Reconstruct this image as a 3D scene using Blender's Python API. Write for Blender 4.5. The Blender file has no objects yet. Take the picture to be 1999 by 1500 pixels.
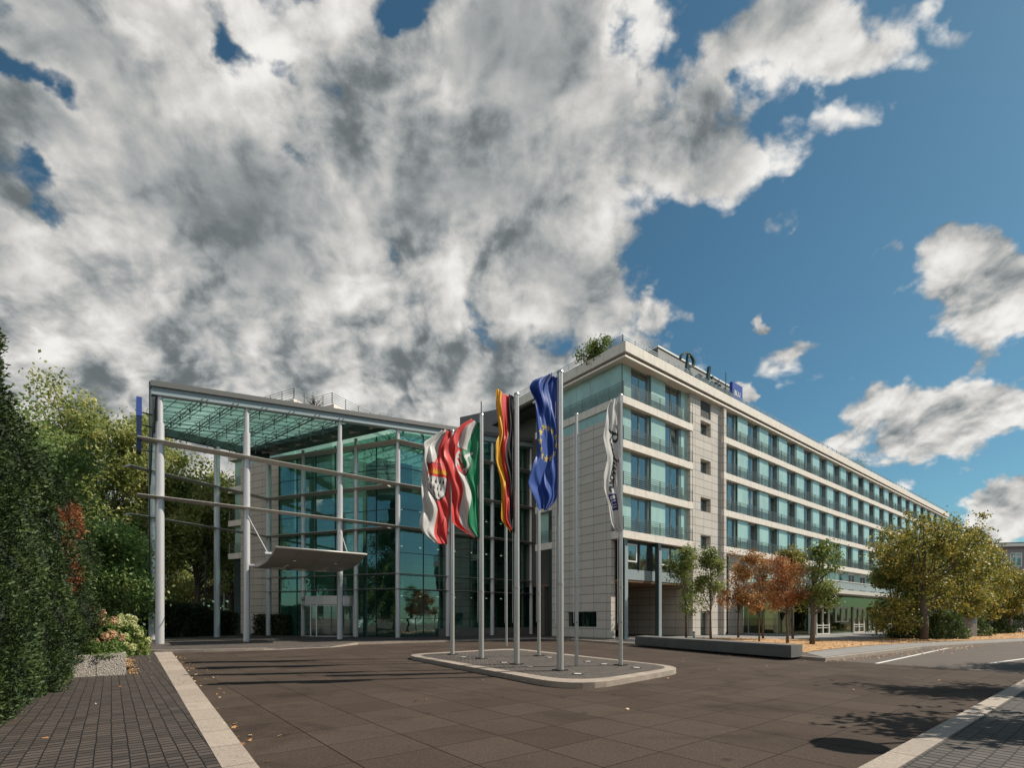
import bpy, math, random
import numpy as np
from mathutils import Vector
R = math.radians
scene = bpy.context.scene
# ------------------------------------------------------------------ camera
FPX, CX, HY, CAMZ = 983.0, 1000.0, 1207.0, 1.6
cam = bpy.data.cameras.new('camera'); camo = bpy.data.objects.new('camera', cam)
scene.collection.objects.link(camo); scene.camera = camo
camo.location = (0, 0, CAMZ); camo.rotation_euler = (R(90), 0, 0)
cam.sensor_width = 36; cam.lens = FPX/1999*36; cam.shift_y = (HY-750)/1999.0
cam.clip_start = .05; cam.clip_end = 6000
# ------------------------------------------------------------------ light
SUN_AZ = math.atan2(1.0, .18)          # clockwise from +Y
SUN_EL = R(44.5)
sd = Vector((math.sin(SUN_AZ)*math.cos(SUN_EL), math.cos(SUN_AZ)*math.cos(SUN_EL), math.sin(SUN_EL)))
sl = bpy.data.lights.new('sun', 'SUN'); sl.energy = 5.0; sl.angle = R(.5); sl.color = (1, .91, .78)
slo = bpy.data.objects.new('sun', sl); scene.collection.objects.link(slo)
slo.rotation_euler = (-sd).to_track_quat('-Z', 'Y').to_euler(); slo.location = sd*60
scene.view_settings.view_transform = 'Standard'; scene.view_settings.look = 'None'
scene.view_settings.exposure = .38; scene.view_settings.gamma = 1

world = bpy.data.worlds.new('World'); scene.world = world; world.use_nodes = True
class NT:
    def __init__(s, nt): s.nt = nt; nt.nodes.clear()
    def n(s, typ, **kw):
        nd = s.nt.nodes.new(typ)
        for k, v in kw.items():
            if k.startswith('_'): setattr(nd, k[1:], v)
        return nd
    def link(s, a, b): s.nt.links.new(a, b)
    def put(s, sock, v):
        if isinstance(v, bpy.types.NodeSocket): s.link(v, sock)
        elif v is not None:
            try: sock.default_value = v
            except Exception: sock.default_value = (*v, 1)
    def math(s, op, a, b=None, c=None, clamp=False):
        nd = s.n('ShaderNodeMath', _operation=op, _use_clamp=clamp); s.put(nd.inputs[0], a)
        if b is not None: s.put(nd.inputs[1], b)
        if c is not None: s.put(nd.inputs[2], c)
        return nd.outputs[0]
    def vm(s, op, a, b=None, scale=None):
        nd = s.n('ShaderNodeVectorMath', _operation=op); s.put(nd.inputs[0], a)
        if b is not None: s.put(nd.inputs[1], b)
        if scale is not None: s.put(nd.inputs['Scale'], scale)
        return nd.outputs['Value'] if op in ('DOT_PRODUCT', 'LENGTH') else nd.outputs[0]
    def noise(s, vec, scale=5, detail=4, rough=.5, dist=0, col=False):
        nd = s.n('ShaderNodeTexNoise'); s.put(nd.inputs['Vector'], vec)
        nd.inputs['Scale'].default_value = scale; nd.inputs['Detail'].default_value = detail
        nd.inputs['Roughness'].default_value = rough; nd.inputs['Distortion'].default_value = dist
        return nd.outputs['Color' if col else 'Fac']
    def mr(s, v, a, b, c=0, d=1, smooth=False):
        nd = s.n('ShaderNodeMapRange'); nd.interpolation_type = 'SMOOTHSTEP' if smooth else 'LINEAR'
        s.put(nd.inputs[0], v)
        for i, q in zip((1, 2, 3, 4), (a, b, c, d)): s.put(nd.inputs[i], q)
        return nd.outputs[0]
    def mix(s, f, a, b, typ='RGBA', blend='MIX'):
        nd = s.n('ShaderNodeMix', _data_type=typ)
        if typ == 'RGBA': nd.blend_type = blend; ia, ib, o = 6, 7, 2
        elif typ == 'FLOAT': ia, ib, o = 2, 3, 0
        else: ia, ib, o = 4, 5, 1
        s.put(nd.inputs[0], f); s.put(nd.inputs[ia], a); s.put(nd.inputs[ib], b)
        return nd.outputs[o]
    def ramp(s, f, stops, interp='LINEAR'):
        nd = s.n('ShaderNodeValToRGB'); s.put(nd.inputs[0], f); cr = nd.color_ramp; cr.interpolation = interp
        while len(cr.elements) < len(stops): cr.elements.new(.5)
        for e, (p, c) in zip(cr.elements, stops): e.position = p; e.color = (*c, 1)
        return nd.outputs[0]
    def xyz(s, v):
        nd = s.n('ShaderNodeSeparateXYZ'); s.put(nd.inputs[0], v); return nd.outputs
    def comb(s, x, y, z=0):
        nd = s.n('ShaderNodeCombineXYZ'); s.put(nd.inputs[0], x); s.put(nd.inputs[1], y); s.put(nd.inputs[2], z); return nd.outputs[0]

def build_world():
    t = NT(world.node_tree)
    d = t.n('ShaderNodeTexCoord').outputs['Generated']
    x, y, z = t.xyz(d)
    ay = t.math('MAXIMUM', t.math('ABSOLUTE', y), .12)
    u = t.math('DIVIDE', x, ay); v = t.math('DIVIDE', z, ay)
    uv = t.comb(u, v)
    zz = t.math('ADD', t.math('MAXIMUM', z, 0), .55)
    q = t.comb(t.math('DIVIDE', x, zz), t.math('DIVIDE', ay, zz), 0)
    warp = t.noise(q, 2.2, 4, .6, col=True)
    q2 = t.vm('ADD', q, t.vm('SCALE', t.vm('SUBTRACT', warp, (.5, .5, .5)), scale=.13))
    uvw = t.vm('ADD', uv, t.vm('SCALE', t.vm('SUBTRACT', t.noise(uv, 3.2, 5, .6, col=True), (.5, .5, .5)), scale=.34))
    def lobe(x0, y0, rx, ry, rot, amp, inner=.45):     # degrees of a tangent-plane sky chart
        mp = t.n('ShaderNodeMapping', _vector_type='TEXTURE'); t.link(uvw, mp.inputs[0])
        mp.inputs['Location'].default_value = ((x0-1000)/983, (1207-y0)/983, 0)
        mp.inputs['Rotation'].default_value = (0, 0, R(rot)); mp.inputs['Scale'].default_value = (rx/983, ry/983, 1)
        L = t.vm('LENGTH', mp.outputs[0])
        return t.math('MULTIPLY', t.mr(L, 1, inner, 0, 1, True), amp)
    pos = [(250, 300, 760, 600, 0, 1.0, .4), (850, 260, 620, 520, 0, 1.0, .4), (420, 760, 1050, 480, 0, 1.14, .45),
           (1080, 430, 360, 360, 0, .8, .2), (1330, 240, 330, 260, 25, .82, .1), (1560, 60, 420, 170, 8, .74, .0), (1890, 10, 330, 120, 8, .66, 0), (1640, 230, 130, 260, -38, .66, .0), (1530, 400, 80, 150, -38, .56, 0),
           (1900, 575, 270, 190, -30, .86, .0), (1860, 835, 390, 150, 10, .96, .0), (1965, 1005, 240, 100, 10, .90, .0), (1760, 90, 260, 130, 10, .58, 0), (1640, 620, 200, 30, 20, .34, 0), (1975, 110, 120, 90, 0, .55, 0), (1710, 490, 130, 34, 32, .56, 0),
           (1432, 768, 46, 50, 0, .86, .1), (1280, 600, 120, 100, 30, .62, .0), (1480, 614, 40, 26, 0, .62, .0), (1820, 225, 50, 36, 0, .6, 0), (1850, 385, 44, 30, 0, .56, 0), (1765, 300, 40, 40, 0, .54, 0)]
    M = None
    for p in pos:
        L = lobe(*p); M = L if M is None else t.math('MAXIMUM', M, L)
    neg = [(60, 150, 260, 75, -32, .72), (450, 50, 200, 85, -50, .6), (830, 10, 170, 95, 0, .75), (110, 385, 240, 65, -20, .66), (230, 60, 150, 36, -30, .4), (20, 20, 160, 80, 0, .4),
           (835, 775, 64, 62, 0, .62), (860, 165, 60, 50, 0, .38), (935, 745, 60, 28, 0, .4), (560, 110, 50, 100, 30, .34), (1180, 80, 40, 130, 0, .34), (1480, 130, 60, 90, -20, .3)]
    for p in neg:
        M = t.math('SUBTRACT', M, lobe(*p, .0))
    off = Vector((sd.x*.9, sd.y+.55, 0)).normalized()
    def field(vec, d1, d2):
        f = t.noise(vec, 2.6, d1, .60)
        vo = t.n('ShaderNodeTexVoronoi'); vo.voronoi_dimensions = '2D'; vo.feature = 'F1'; t.link(vec, vo.inputs['Vector']); vo.inputs['Scale'].default_value = 5.2; vo.inputs['Detail'].default_value = d2; vo.inputs['Roughness'].default_value = .55
        bl = t.math('SUBTRACT', .62, vo.outputs['Distance'])
        return t.math('ADD', f, t.math('MULTIPLY', bl, .34))
    nA = field(q2, 11, 4)
    f1 = t.noise(q2, 15.0, 8, .62); f2 = t.noise(t.vm('ADD', q2, (off.x*.012, off.y*.012, 0)), 15.0, 5, .6)
    nB = field(t.vm('ADD', q2, (off.x*.05, off.y*.05, 0)), 7, 3)
    big = t.noise(q, 1.7, 4, .55)
    dens = t.math('ADD', t.math('SUBTRACT', M, .15), t.math('ADD', t.math('MULTIPLY', t.math('SUBTRACT', nA, .5), 2.0), t.math('MULTIPLY', t.math('SUBTRACT', f1, .5), .60)))
    alpha = t.mr(dens, -.04, .26, 0, 1, True)
    core = t.math('ADD', t.math('MULTIPLY', dens, .38), t.math('MULTIPLY', t.math('SUBTRACT', big, .5), 2.2))
    dark = t.mr(core, .05, .62, 0, 1, True)
    gm = None
    for p in [(440, 370, 560, 300, -20, .85, 0), (920, 340, 460, 260, 15, .8, 0), (1180, 180, 300, 200, 20, .6, 0), (330, 640, 340, 120, 0, .45, 0), (150, 560, 300, 90, 0, .35, 0)]:
        L = lobe(*p); gm = L if gm is None else t.math('MAXIMUM', gm, L)
    dark = t.math('MAXIMUM', dark, t.math('MULTIPLY', gm, t.mr(dens, .15, .6, 0, 1, True)))
    low = t.mr(v, .75, .40, 0, .6, True)          # the lower banks are paler
    dark = t.math('MULTIPLY', dark, t.math('SUBTRACT', 1, low))
    rel = t.math('ADD', t.math('MULTIPLY', t.math('SUBTRACT', nA, nB), 2.3), t.math('MULTIPLY', t.math('SUBTRACT', f1, f2), 1.0))
    br = t.math('ADD', t.mr(dark, 0, 1, .44, .185), t.math('MULTIPLY', rel, t.mr(dark, 0, 1, .72, .15)))
    br = t.math('SMOOTH_MAX', br, .13, .14); br = t.math('SMOOTH_MIN', br, .70, .2)
    br = t.math('MULTIPLY', br, t.mr(y, .25, -.3, 1, 2.3)); br = t.math('MULTIPLY', br, t.mr(z, .80, .97, 1, 1.8))  # extra glow added to unseen clouds, behind camera and overhead, to light shaded walls
    tint = t.mix(t.mr(br, .10, .45), (.84, .97, 1.03, 1), (1.0, .98, .94, 1))
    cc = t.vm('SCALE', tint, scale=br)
    sky = t.n('ShaderNodeTexSky'); sky.sky_type = 'NISHITA'; sky.sun_disc = False
    sky.sun_elevation = SUN_EL; sky.sun_rotation = SUN_AZ; sky.air_density = 1.0; sky.dust_density = .6; sky.ozone_density = 3.0
    bg1 = t.n('ShaderNodeBackground'); t.link(t.vm('MULTIPLY', sky.outputs[0], (.64, 1.0, .95)), bg1.inputs[0]); bg1.inputs[1].default_value = .060
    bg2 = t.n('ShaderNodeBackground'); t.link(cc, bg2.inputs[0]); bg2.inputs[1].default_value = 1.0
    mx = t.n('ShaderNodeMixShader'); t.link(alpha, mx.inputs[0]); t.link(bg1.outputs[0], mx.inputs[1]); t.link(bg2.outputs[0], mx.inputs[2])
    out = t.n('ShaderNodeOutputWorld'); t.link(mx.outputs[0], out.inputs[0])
build_world()
world.cycles.sampling_method = 'MANUAL'; world.cycles.sample_map_resolution = 512

# ------------------------------------------------------------------ frames and helpers
A = np.array([.7824, .6228, 0.]); B = np.array([-.6228, .7824, 0.]); Z = np.array([0, 0, 1.])
Cc = np.array([7.68, 34.8, 0.])
P0 = np.array([-20.0, 28.6, 0.])
K1 = np.array([-18.9, 43.7, 0.]); U = np.array([.888, -.459, 0.]); E = np.array([.459, .888, 0.])
G0 = P0 + 14.63*A; R0 = np.array([-24.5, 34.3, 0.]); R1 = np.array([-22.5, 38.4, 0.]); R2 = np.array([-20.5, 42.4, 0.])
Wd = (R2-G0)/np.linalg.norm(R2-G0); Wn = np.array([Wd[1], -Wd[0], 0.]);
if Wn[1] > 0: Wn = -Wn
LW = np.linalg.norm(R2-G0)
def frame(o, x, y): return (np.array(o, float), np.array(x, float), np.array(y, float))
HF = frame(Cc, A, B); FF = frame(P0, A, B); KF = frame(K1, U, E)
WF = frame(R2, -Wd, -Wn)           # x from R2 to G0, y going into the hall
WORLD = frame((0, 0, 0), (1, 0, 0), (0, 1, 0))
def P(fr, x, y, z): return fr[0]+fr[1]*x+fr[2]*y+Z*z
def G(px, py, z=0.):
    Y = FPX*(CAMZ-z)/(py-HY); return np.array([(px-CX)/FPX*Y, Y, z])
def along(fr, px, y=0.):           # x coordinate on the plane y=const of a frame that a plumb line seen at px meets
    o = fr[0]+fr[2]*y; r = (px-CX)/FPX
    return (r*o[1]-o[0])/(fr[1][0]-r*fr[1][1])
COL = scene.collection
ORG = {}
def tag(o, label=None, cat=None, group=None, kind=None):
    if label: o['label'] = label
    if cat: o['category'] = cat
    if group: o['group'] = group
    if kind: o['kind'] = kind
    return o
def empty(name, loc, label=None, cat=None, group=None):
    o = bpy.data.objects.new(name, None); COL.objects.link(o); o.location = tuple(loc); o.empty_display_size = .3
    ORG[o.name] = np.array(loc, float); return tag(o, label, cat, group)
def children(o): return [c for c in bpy.data.objects if c.parent == o]
def copy_tree(o, parent=None, kids=None):
    c = o.copy(); COL.objects.link(c)
    if parent: c.parent = parent
    for ch in (children(o)): copy_tree(ch, c)
    return c
def np_obj(name, V, F, mat, parent=None, origin=None, smooth=False, cols=None, uvs=None):
    V = np.asarray(V, float).reshape(-1, 3)
    if parent is not None: off = ORG[parent.name]
    else: off = np.array(origin if origin is not None else (0, 0, 0), float)
    me = bpy.data.meshes.new(name)
    Fa = F if isinstance(F, np.ndarray) else None
    if Fa is not None:
        k = Fa.shape[1]; n = len(Fa)
        me.vertices.add(len(V)); me.vertices.foreach_set('co', (V-off).astype(np.float32).ravel())
        me.loops.add(n*k); me.loops.foreach_set('vertex_index', Fa.astype(np.int32).ravel())
        me.polygons.add(n); me.polygons.foreach_set('loop_start', np.arange(0, n*k, k, dtype=np.int32))
        me.update(calc_edges=True)
    else:
        me.from_pydata([tuple(p) for p in (V-off)], [], F)
    if smooth: me.polygons.foreach_set('use_smooth', np.ones(len(me.polygons), bool))
    mats = mat if isinstance(mat, (list, tuple)) else [mat]
    for m in mats: me.materials.append(m)
    if cols is not None:
        at = me.color_attributes.new('Col', 'FLOAT_COLOR', 'POINT')
        c4 = np.ones((len(V), 4), np.float32); c4[:, :3] = cols; at.data.foreach_set('color', c4.ravel())
    me.validate()
    o = bpy.data.objects.new(name, me); COL.objects.link(o)
    ORG[o.name] = off
    if parent is not None: o.parent = parent
    else: o.location = tuple(off)
    return o
class MB:
    def __init__(s): s.v = []; s.f = []; s.m = []; s.cm = 0
    def quad(s, *p):
        i = len(s.v); s.v += [np.array(q, float) for q in p]; s.f.append(tuple(range(i, i+len(p)))); s.m.append(s.cm)
    def hexa(s, p):     # 8 points: bottom ring ccw, top ring ccw
        i = len(s.v); s.v += [np.array(q, float) for q in p]
        for f in ((3, 2, 1, 0), (4, 5, 6, 7), (0, 1, 5, 4), (1, 2, 6, 5), (2, 3, 7, 6), (3, 0, 4, 7)):
            s.f.append(tuple(i+k for k in f)); s.m.append(s.cm)
        return s
    def box(s, fr, x0, x1, y0, y1, z0, z1):
        s.hexa([P(fr, x0, y0, z0), P(fr, x1, y0, z0), P(fr, x1, y1, z0), P(fr, x0, y1, z0),
                P(fr, x0, y0, z1), P(fr, x1, y0, z1), P(fr, x1, y1, z1), P(fr, x0, y1, z1)]); return s
    def prism(s, pts, z0, z1):
        n = len(pts); i = len(s.v); g = lambda z, k: z[k] if hasattr(z, '__len__') else z
        for k, p in enumerate(pts): s.v.append(np.array([p[0], p[1], g(z0, k)]))
        for k, p in enumerate(pts): s.v.append(np.array([p[0], p[1], g(z1, k)]))
        s.f.append(tuple(i+n-1-k for k in range(n))); s.f.append(tuple(i+n+k for k in range(n))); s.m += [s.cm]*2
        for k in range(n):
            j = (k+1) % n; s.f.append((i+k, i+j, i+n+j, i+n+k)); s.m.append(s.cm)
        return s
    def tube(s, pts, rad, n=8, cap=True):
        pts = [np.array(p, float) for p in pts]; m = len(pts)
        rad = rad if hasattr(rad, '__len__') else [rad]*m
        i0 = len(s.v); prev = None
        for k in range(m):
            d = pts[min(k+1, m-1)]-pts[max(k-1, 0)]; d /= (np.linalg.norm(d)+1e-9)
            if prev is None: ref = np.array([0, 0, 1.]) if abs(d[2]) < .9 else np.array([1., 0, 0])
            else: ref = prev
            x = ref-d*np.dot(ref, d); x /= (np.linalg.norm(x)+1e-9); y = np.cross(d, x); prev = x
            for j in range(n):
                an = 2*math.pi*j/n; s.v.append(pts[k]+rad[k]*(x*math.cos(an)+y*math.sin(an)))
        for k in range(m-1):
            for j in range(n):
                a = i0+k*n+j; b = i0+k*n+(j+1) % n; s.f.append((a, b, b+n, a+n)); s.m.append(s.cm)
        if cap:
            s.f.append(tuple(i0+n-1-j for j in range(n))); s.f.append(tuple(i0+(m-1)*n+j for j in range(n))); s.m += [s.cm]*2
        return s
    def rod(s, a, b, w):      # square rod
        a = np.array(a, float); b = np.array(b, float); d = b-a; d /= np.linalg.norm(d)
        ref = Z if abs(d[2]) < .9 else np.array([1., 0, 0]); x = np.cross(ref, d); x /= np.linalg.norm(x); y = np.cross(d, x)
        h = w/2; s.hexa([a-x*h-y*h, b-x*h-y*h, b+x*h-y*h, a+x*h-y*h, a-x*h+y*h, b-x*h+y*h, b+x*h+y*h, a+x*h+y*h]); return s
    def build(s, name, mat, parent=None, origin=None, smooth=False):
        o = np_obj(name, np.array(s.v), [tuple(f) for f in s.f], mat, parent, origin, smooth)
        if isinstance(mat, (list, tuple)) and len(mat) > 1: o.data.polygons.foreach_set('material_index', np.array(s.m[:len(o.data.polygons)], np.int32))
        return o
def smooth_by_angle(o, deg=35):
    me = o.data; me.polygons.foreach_set('use_smooth', np.ones(len(me.polygons), bool))
    try: me.set_sharp_from_angle(angle=R(deg))
    except Exception: pass
def ngon(name, pts, mat, z, parent=None, kind='structure'):
    o = np_obj(name, [(p[0], p[1], z) for p in pts], [tuple(range(len(pts)))], mat, parent)
    if o.data.polygons[0].normal.z < 0: o.data.flip_normals()
    if kind: o['kind'] = kind
    return o

# ------------------------------------------------------------------ materials
def newmat(name):
    m = bpy.data.materials.new(name); m.use_nodes = True; t = NT(m.node_tree)
    p = t.n('ShaderNodeBsdfPrincipled'); o = t.n('ShaderNodeOutputMaterial'); t.link(p.outputs[0], o.inputs[0])
    t.p = p; t.o = o; t.pos = t.n('ShaderNodeNewGeometry').outputs['Position']
    return m, t
def bump(t, h, strength=.3, dist=.02):
    b = t.n('ShaderNodeBump'); b.inputs['Strength'].default_value = strength; b.inputs['Distance'].default_value = dist
    t.link(h, b.inputs['Height']); t.link(b.outputs[0], t.p.inputs['Normal'])
def simple(name, col, rough=.6, metal=0, var=.12, scale=3, spec=None, fine=60, bstr=.0, ior=None):
    m, t = newmat(name)
    n = t.noise(t.pos, scale, 5, .6); n2 = t.noise(t.pos, fine, 2, .5)
    f = t.math('ADD', t.math('MULTIPLY', t.math('SUBTRACT', n, .5), 2*var), t.math('MULTIPLY', t.math('SUBTRACT', n2, .5), var))
    c = t.vm('SCALE', (*col,), scale=t.math('ADD', 1, f)); t.link(c, t.p.inputs['Base Color'])
    t.p.inputs['Roughness'].default_value = rough; t.p.inputs['Metallic'].default_value = metal
    if ior: t.p.inputs['IOR'].default_value = ior
    if bstr: bump(t, n2, bstr, .01)
    return m
def jointed(name, c1, c2, joint, du, dv, ou, ov, wu, wv, rough=.85, var=.15, ax=(A, B), wall=False, spd=3, grain=0, stagger=0, gscale=140, stain=None, bstr=.25, blotch=1.0, wob=0):
    """two families of joints; wall=True: u along the wall, v = height"""
    m, t = newmat(name)
    x = t.vm('DOT_PRODUCT', t.pos, tuple(ax[0])); y = t.vm('DOT_PRODUCT', t.pos, tuple(ax[1])); z = t.xyz(t.pos)[2]
    if wall: uu = t.math('ADD', x, y); vv = z
    else: uu, vv = x, y
    if wob:
        w = t.noise(t.pos, 1.7, 2, .5, col=True); wx, wy, wz = t.xyz(w)
        uu = t.math('ADD', uu, t.math('MULTIPLY', t.math('SUBTRACT', wx, .5), wob)); vv = t.math('ADD', vv, t.math('MULTIPLY', t.math('SUBTRACT', wy, .5), wob))
    gv = t.math('DIVIDE', t.math('SUBTRACT', vv, ov), dv); row = t.math('FLOOR', gv)
    gu = t.math('DIVIDE', t.math('SUBTRACT', uu, ou), du)
    if stagger: gu = t.math('ADD', gu, t.math('MULTIPLY', row, stagger))
    cell = t.math('FLOOR', gu)
    fu = t.math('SUBTRACT', gu, cell); fv = t.math('SUBTRACT', gv, row)
    eu = t.math('MULTIPLY', t.math('MINIMUM', fu, t.math('SUBTRACT', 1, fu)), du); ev = t.math('MULTIPLY', t.math('MINIMUM', fv, t.math('SUBTRACT', 1, fv)), dv)
    ju = t.mr(eu, wu*.35, wu, 1, 0); jv = t.mr(ev, wv*.35, wv, 1, 0); J = t.math('MAXIMUM', ju, jv)
    wn = t.n('ShaderNodeTexWhiteNoise', _noise_dimensions='2D'); t.link(t.comb(cell, row), wn.inputs['Vector'])
    n = t.noise(t.pos, spd, 6, .62)
    f = t.math('ADD', t.math('MULTIPLY', wn.outputs['Value'], .55), t.math('MULTIPLY', n, .45*blotch))
    col = t.mix(f, (*c1, 1), (*c2, 1))
    if grain:
        g = t.noise(t.pos, gscale, 2, .7); col = t.vm('SCALE', col, scale=t.mr(g, .25, .75, 1-grain, 1+grain))
    if stain:
        sc, thr, colr, amt = stain
        sn = t.noise(t.pos, sc, 6, .65); col = t.mix(t.mr(sn, thr, thr+.12, 0, amt), col, (*colr, 1))
    col = t.mix(J, col, (*joint, 1)); t.link(col, t.p.inputs['Base Color'])
    t.p.inputs['Roughness'].default_value = rough
    h = t.math('SUBTRACT', t.math('MULTIPLY', n, .3), J); bump(t, h, bstr, .02)
    return m
M = {}
M['stone'] = jointed('limestone_cladding', (.46, .425, .38), (.58, .54, .49), (.15, .135, .12), 1.25, .635, .35, .155, .02, .030, wall=True, grain=.08, gscale=12, spd=1.3, bstr=.15, stain=(.7, .58, (.33, .29, .25), .35))
M['stoneK'] = jointed('limestone_cladding_annex', (.43, .38, .33), (.52, .465, .405), (.14, .12, .10), 1.25, .635, .35, .155, .018, .030, wall=True, ax=(U, E), grain=.08, gscale=12, spd=1.3, bstr=.15)
def streaked(name, c, amt=.25, vs=.35, rough=.8):
    m, t = newmat(name); x, y, z = t.xyz(t.pos)
    a_ = t.vm('DOT_PRODUCT', t.pos, tuple(A)); b_ = t.vm('DOT_PRODUCT', t.pos, tuple(B)); u = t.math('ADD', a_, b_)
    st = t.noise(t.comb(t.math('MULTIPLY', u, 5), t.math('MULTIPLY', z, vs)), 1.2, 6, .65)
    n = t.noise(t.pos, 2.2, 5, .6)
    j = t.math('FRACT', t.math('DIVIDE', u, 1.35)); j = t.mr(t.math('MINIMUM', j, t.math('SUBTRACT', 1, j)), .004, .011, .55, 1)
    s = t.math('MULTIPLY', t.math('ADD', 1-amt, t.math('MULTIPLY', t.math('ADD', st, n), amt)), j)
    t.link(t.vm('SCALE', c, scale=s), t.p.inputs['Base Color']); t.p.inputs['Roughness'].default_value = rough
    return m
M['slab'] = streaked('pale_precast_concrete', (.70, .64, .57), .42)
M['ledge'] = streaked('painted_ledge', (.76, .69, .61), .15)
M['teal'] = None
def mk_teal(name, col, rough=.12):
    m, t = newmat(name)
    a_ = t.vm('DOT_PRODUCT', t.pos, tuple(A)); b_ = t.vm('DOT_PRODUCT', t.pos, tuple(B)); u = t.math('ADD', a_, b_); z = t.xyz(t.pos)[2]
    n = t.noise(t.comb(t.math('MULTIPLY', u, .9), t.math('MULTIPLY', z, .35)), 1.3, 3, .5)
    t.link(t.vm('SCALE', col, scale=t.mr(n, .3, .7, .9, 1.12)), t.p.inputs['Base Color'])
    t.p.inputs['Roughness'].default_value = rough; t.p.inputs['IOR'].default_value = 1.75
    return m
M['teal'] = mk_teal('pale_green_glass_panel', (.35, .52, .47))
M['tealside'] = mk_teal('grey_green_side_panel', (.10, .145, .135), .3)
M['frame'] = simple('grey_green_metal_frame', (.20, .235, .225), .35, .3, .08)
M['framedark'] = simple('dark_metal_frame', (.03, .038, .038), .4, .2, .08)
M['white'] = simple('white_window_frame', (.72, .70, .66), .4, 0, .05)
M['rail'] = simple('railing_steel', (.16, .18, .17), .4, .5, .06)
M['roofrail'] = simple('roof_railing_steel', (.42, .46, .47), .35, .6, .06)
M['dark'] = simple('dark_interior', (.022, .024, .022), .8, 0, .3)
M['room'] = simple('room_interior', (.10, .09, .075), .8, 0, .4, .5)
M['steelblue'] = simple('blue_grey_painted_steel', (.27, .33, .35), .45, .0, .08)
M['steeldark'] = simple('dark_green_painted_steel', (.028, .045, .045), .4, 0, .1)
M['greypanel'] = simple('grey_roof_cladding', (.125, .125, .122), .6, .1, .08, .6)
M['soffit'] = simple('brown_soffit', (.20, .125, .075), .6, 0, .15)
M['curtain'] = simple('curtain_fabric', (.34, .36, .37), .9, 0, .15)
M['column'] = simple('silver_painted_column', (.52, .51, .52), .32, .25, .06, 1.2)
M['fin'] = simple('pale_metal_blade', (.50, .47, .43), .42, .15, .07, 1.0)
M['pole'] = simple('aluminium_pole', (.50, .49, .47), .33, .55, .1, 2)
M['plate'] = simple('black_base_plate', (.025, .022, .02), .6, .2, .2)
M['canopy'] = simple('entrance_canopy_metal', (.36, .345, .325), .4, .2, .06, 1)
M['lampglass'] = simple('frosted_lamp_glass', (.75, .75, .70), .3, 0, .02)
M['blue'] = simple('blue_sign_face', (.035, .07, .30), .35, 0, .08)
M['navy'] = simple('navy_sign_face', (.012, .018, .06), .35, 0, .08)
M['signgreen'] = simple('dark_green_sign_letters', (.035, .075, .070), .35, .1, .15)
M['signblack'] = simple('black_lettering', (.01, .01, .02), .4, 0, .05)
M['bark'] = simple('tree_bark', (.10, .078, .058), .95, 0, .35, 8, bstr=.5, fine=30)
M['concrete'] = simple('dark_weathered_concrete', (.105, .103, .098), .85, 0, .45, 1.6, bstr=.3)
M['concretepale'] = simple('pale_concrete_top', (.30, .29, .26), .85, 0, .2, 2)
M['bridge'] = simple('stained_bridge_concrete', (.12, .105, .088), .9, 0, .35, .8)
def glass(name, tint, refl=.12, ior=1.6, trans=.75, rough=0.0, body=(.02, .03, .03), rtint=(.92, 1, .98), tl=False):
    m = bpy.data.materials.new(name); m.use_nodes = True; t = NT(m.node_tree); o = t.n('ShaderNodeOutputMaterial')
    tr = t.n('ShaderNodeBsdfTransparent'); tr.inputs[0].default_value = (*tint, 1)
    df = t.n('ShaderNodeBsdfTranslucent' if tl else 'ShaderNodeBsdfDiffuse'); df.inputs[0].default_value = (*body, 1)
    gl = t.n('ShaderNodeBsdfGlossy'); gl.inputs['Roughness'].default_value = rough; gl.inputs[0].default_value = (*rtint, 1)
    geo = t.n('ShaderNodeNewGeometry')
    nz = t.noise(geo.outputs['Position'], .55, 2, .5); bp = t.n('ShaderNodeBump'); bp.inputs['Strength'].default_value = .06; bp.inputs['Distance'].default_value = .12
    t.link(nz, bp.inputs['Height']); t.link(bp.outputs[0], gl.inputs['Normal'])
    lw_ = t.n('ShaderNodeLayerWeight'); lw_.inputs[0].default_value = .5; fc = t.math('MULTIPLY', t.math('POWER', lw_.outputs['Facing'], 4.0), ior-1.0)
    m1 = t.n('ShaderNodeMixShader'); m1.inputs[0].default_value = trans; t.link(df.outputs[0], m1.inputs[1]); t.link(tr.outputs[0], m1.inputs[2])
    m2 = t.n('ShaderNodeMixShader'); t.link(t.math('ADD', fc, refl, clamp=True), m2.inputs[0]); t.link(m1.outputs[0], m2.inputs[1]); t.link(gl.outputs[0], m2.inputs[2])
    t.link(m2.outputs[0], o.inputs[0]); return m
M['winglass'] = glass('window_glass', (.66, .73, .76), .20, 1.8, .85, body=(.03, .045, .055))
M['hallglass'] = glass('green_tinted_glass', (.32, .60, .52), .19, 1.65, .86, body=(.012, .055, .046), rtint=(.78, 1, .95))
M['roofglass'] = glass('green_roof_glass', (.44, .66, .60), .03, 1.25, .42, body=(.17, .31, .27), rtint=(.62, 1, .9), tl=True)
M['shopglass'] = glass('ground_floor_glass', (.50, .55, .36), .12, 1.35, .75, body=(.02, .025, .01), rtint=(.8, .85, .62))
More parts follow.
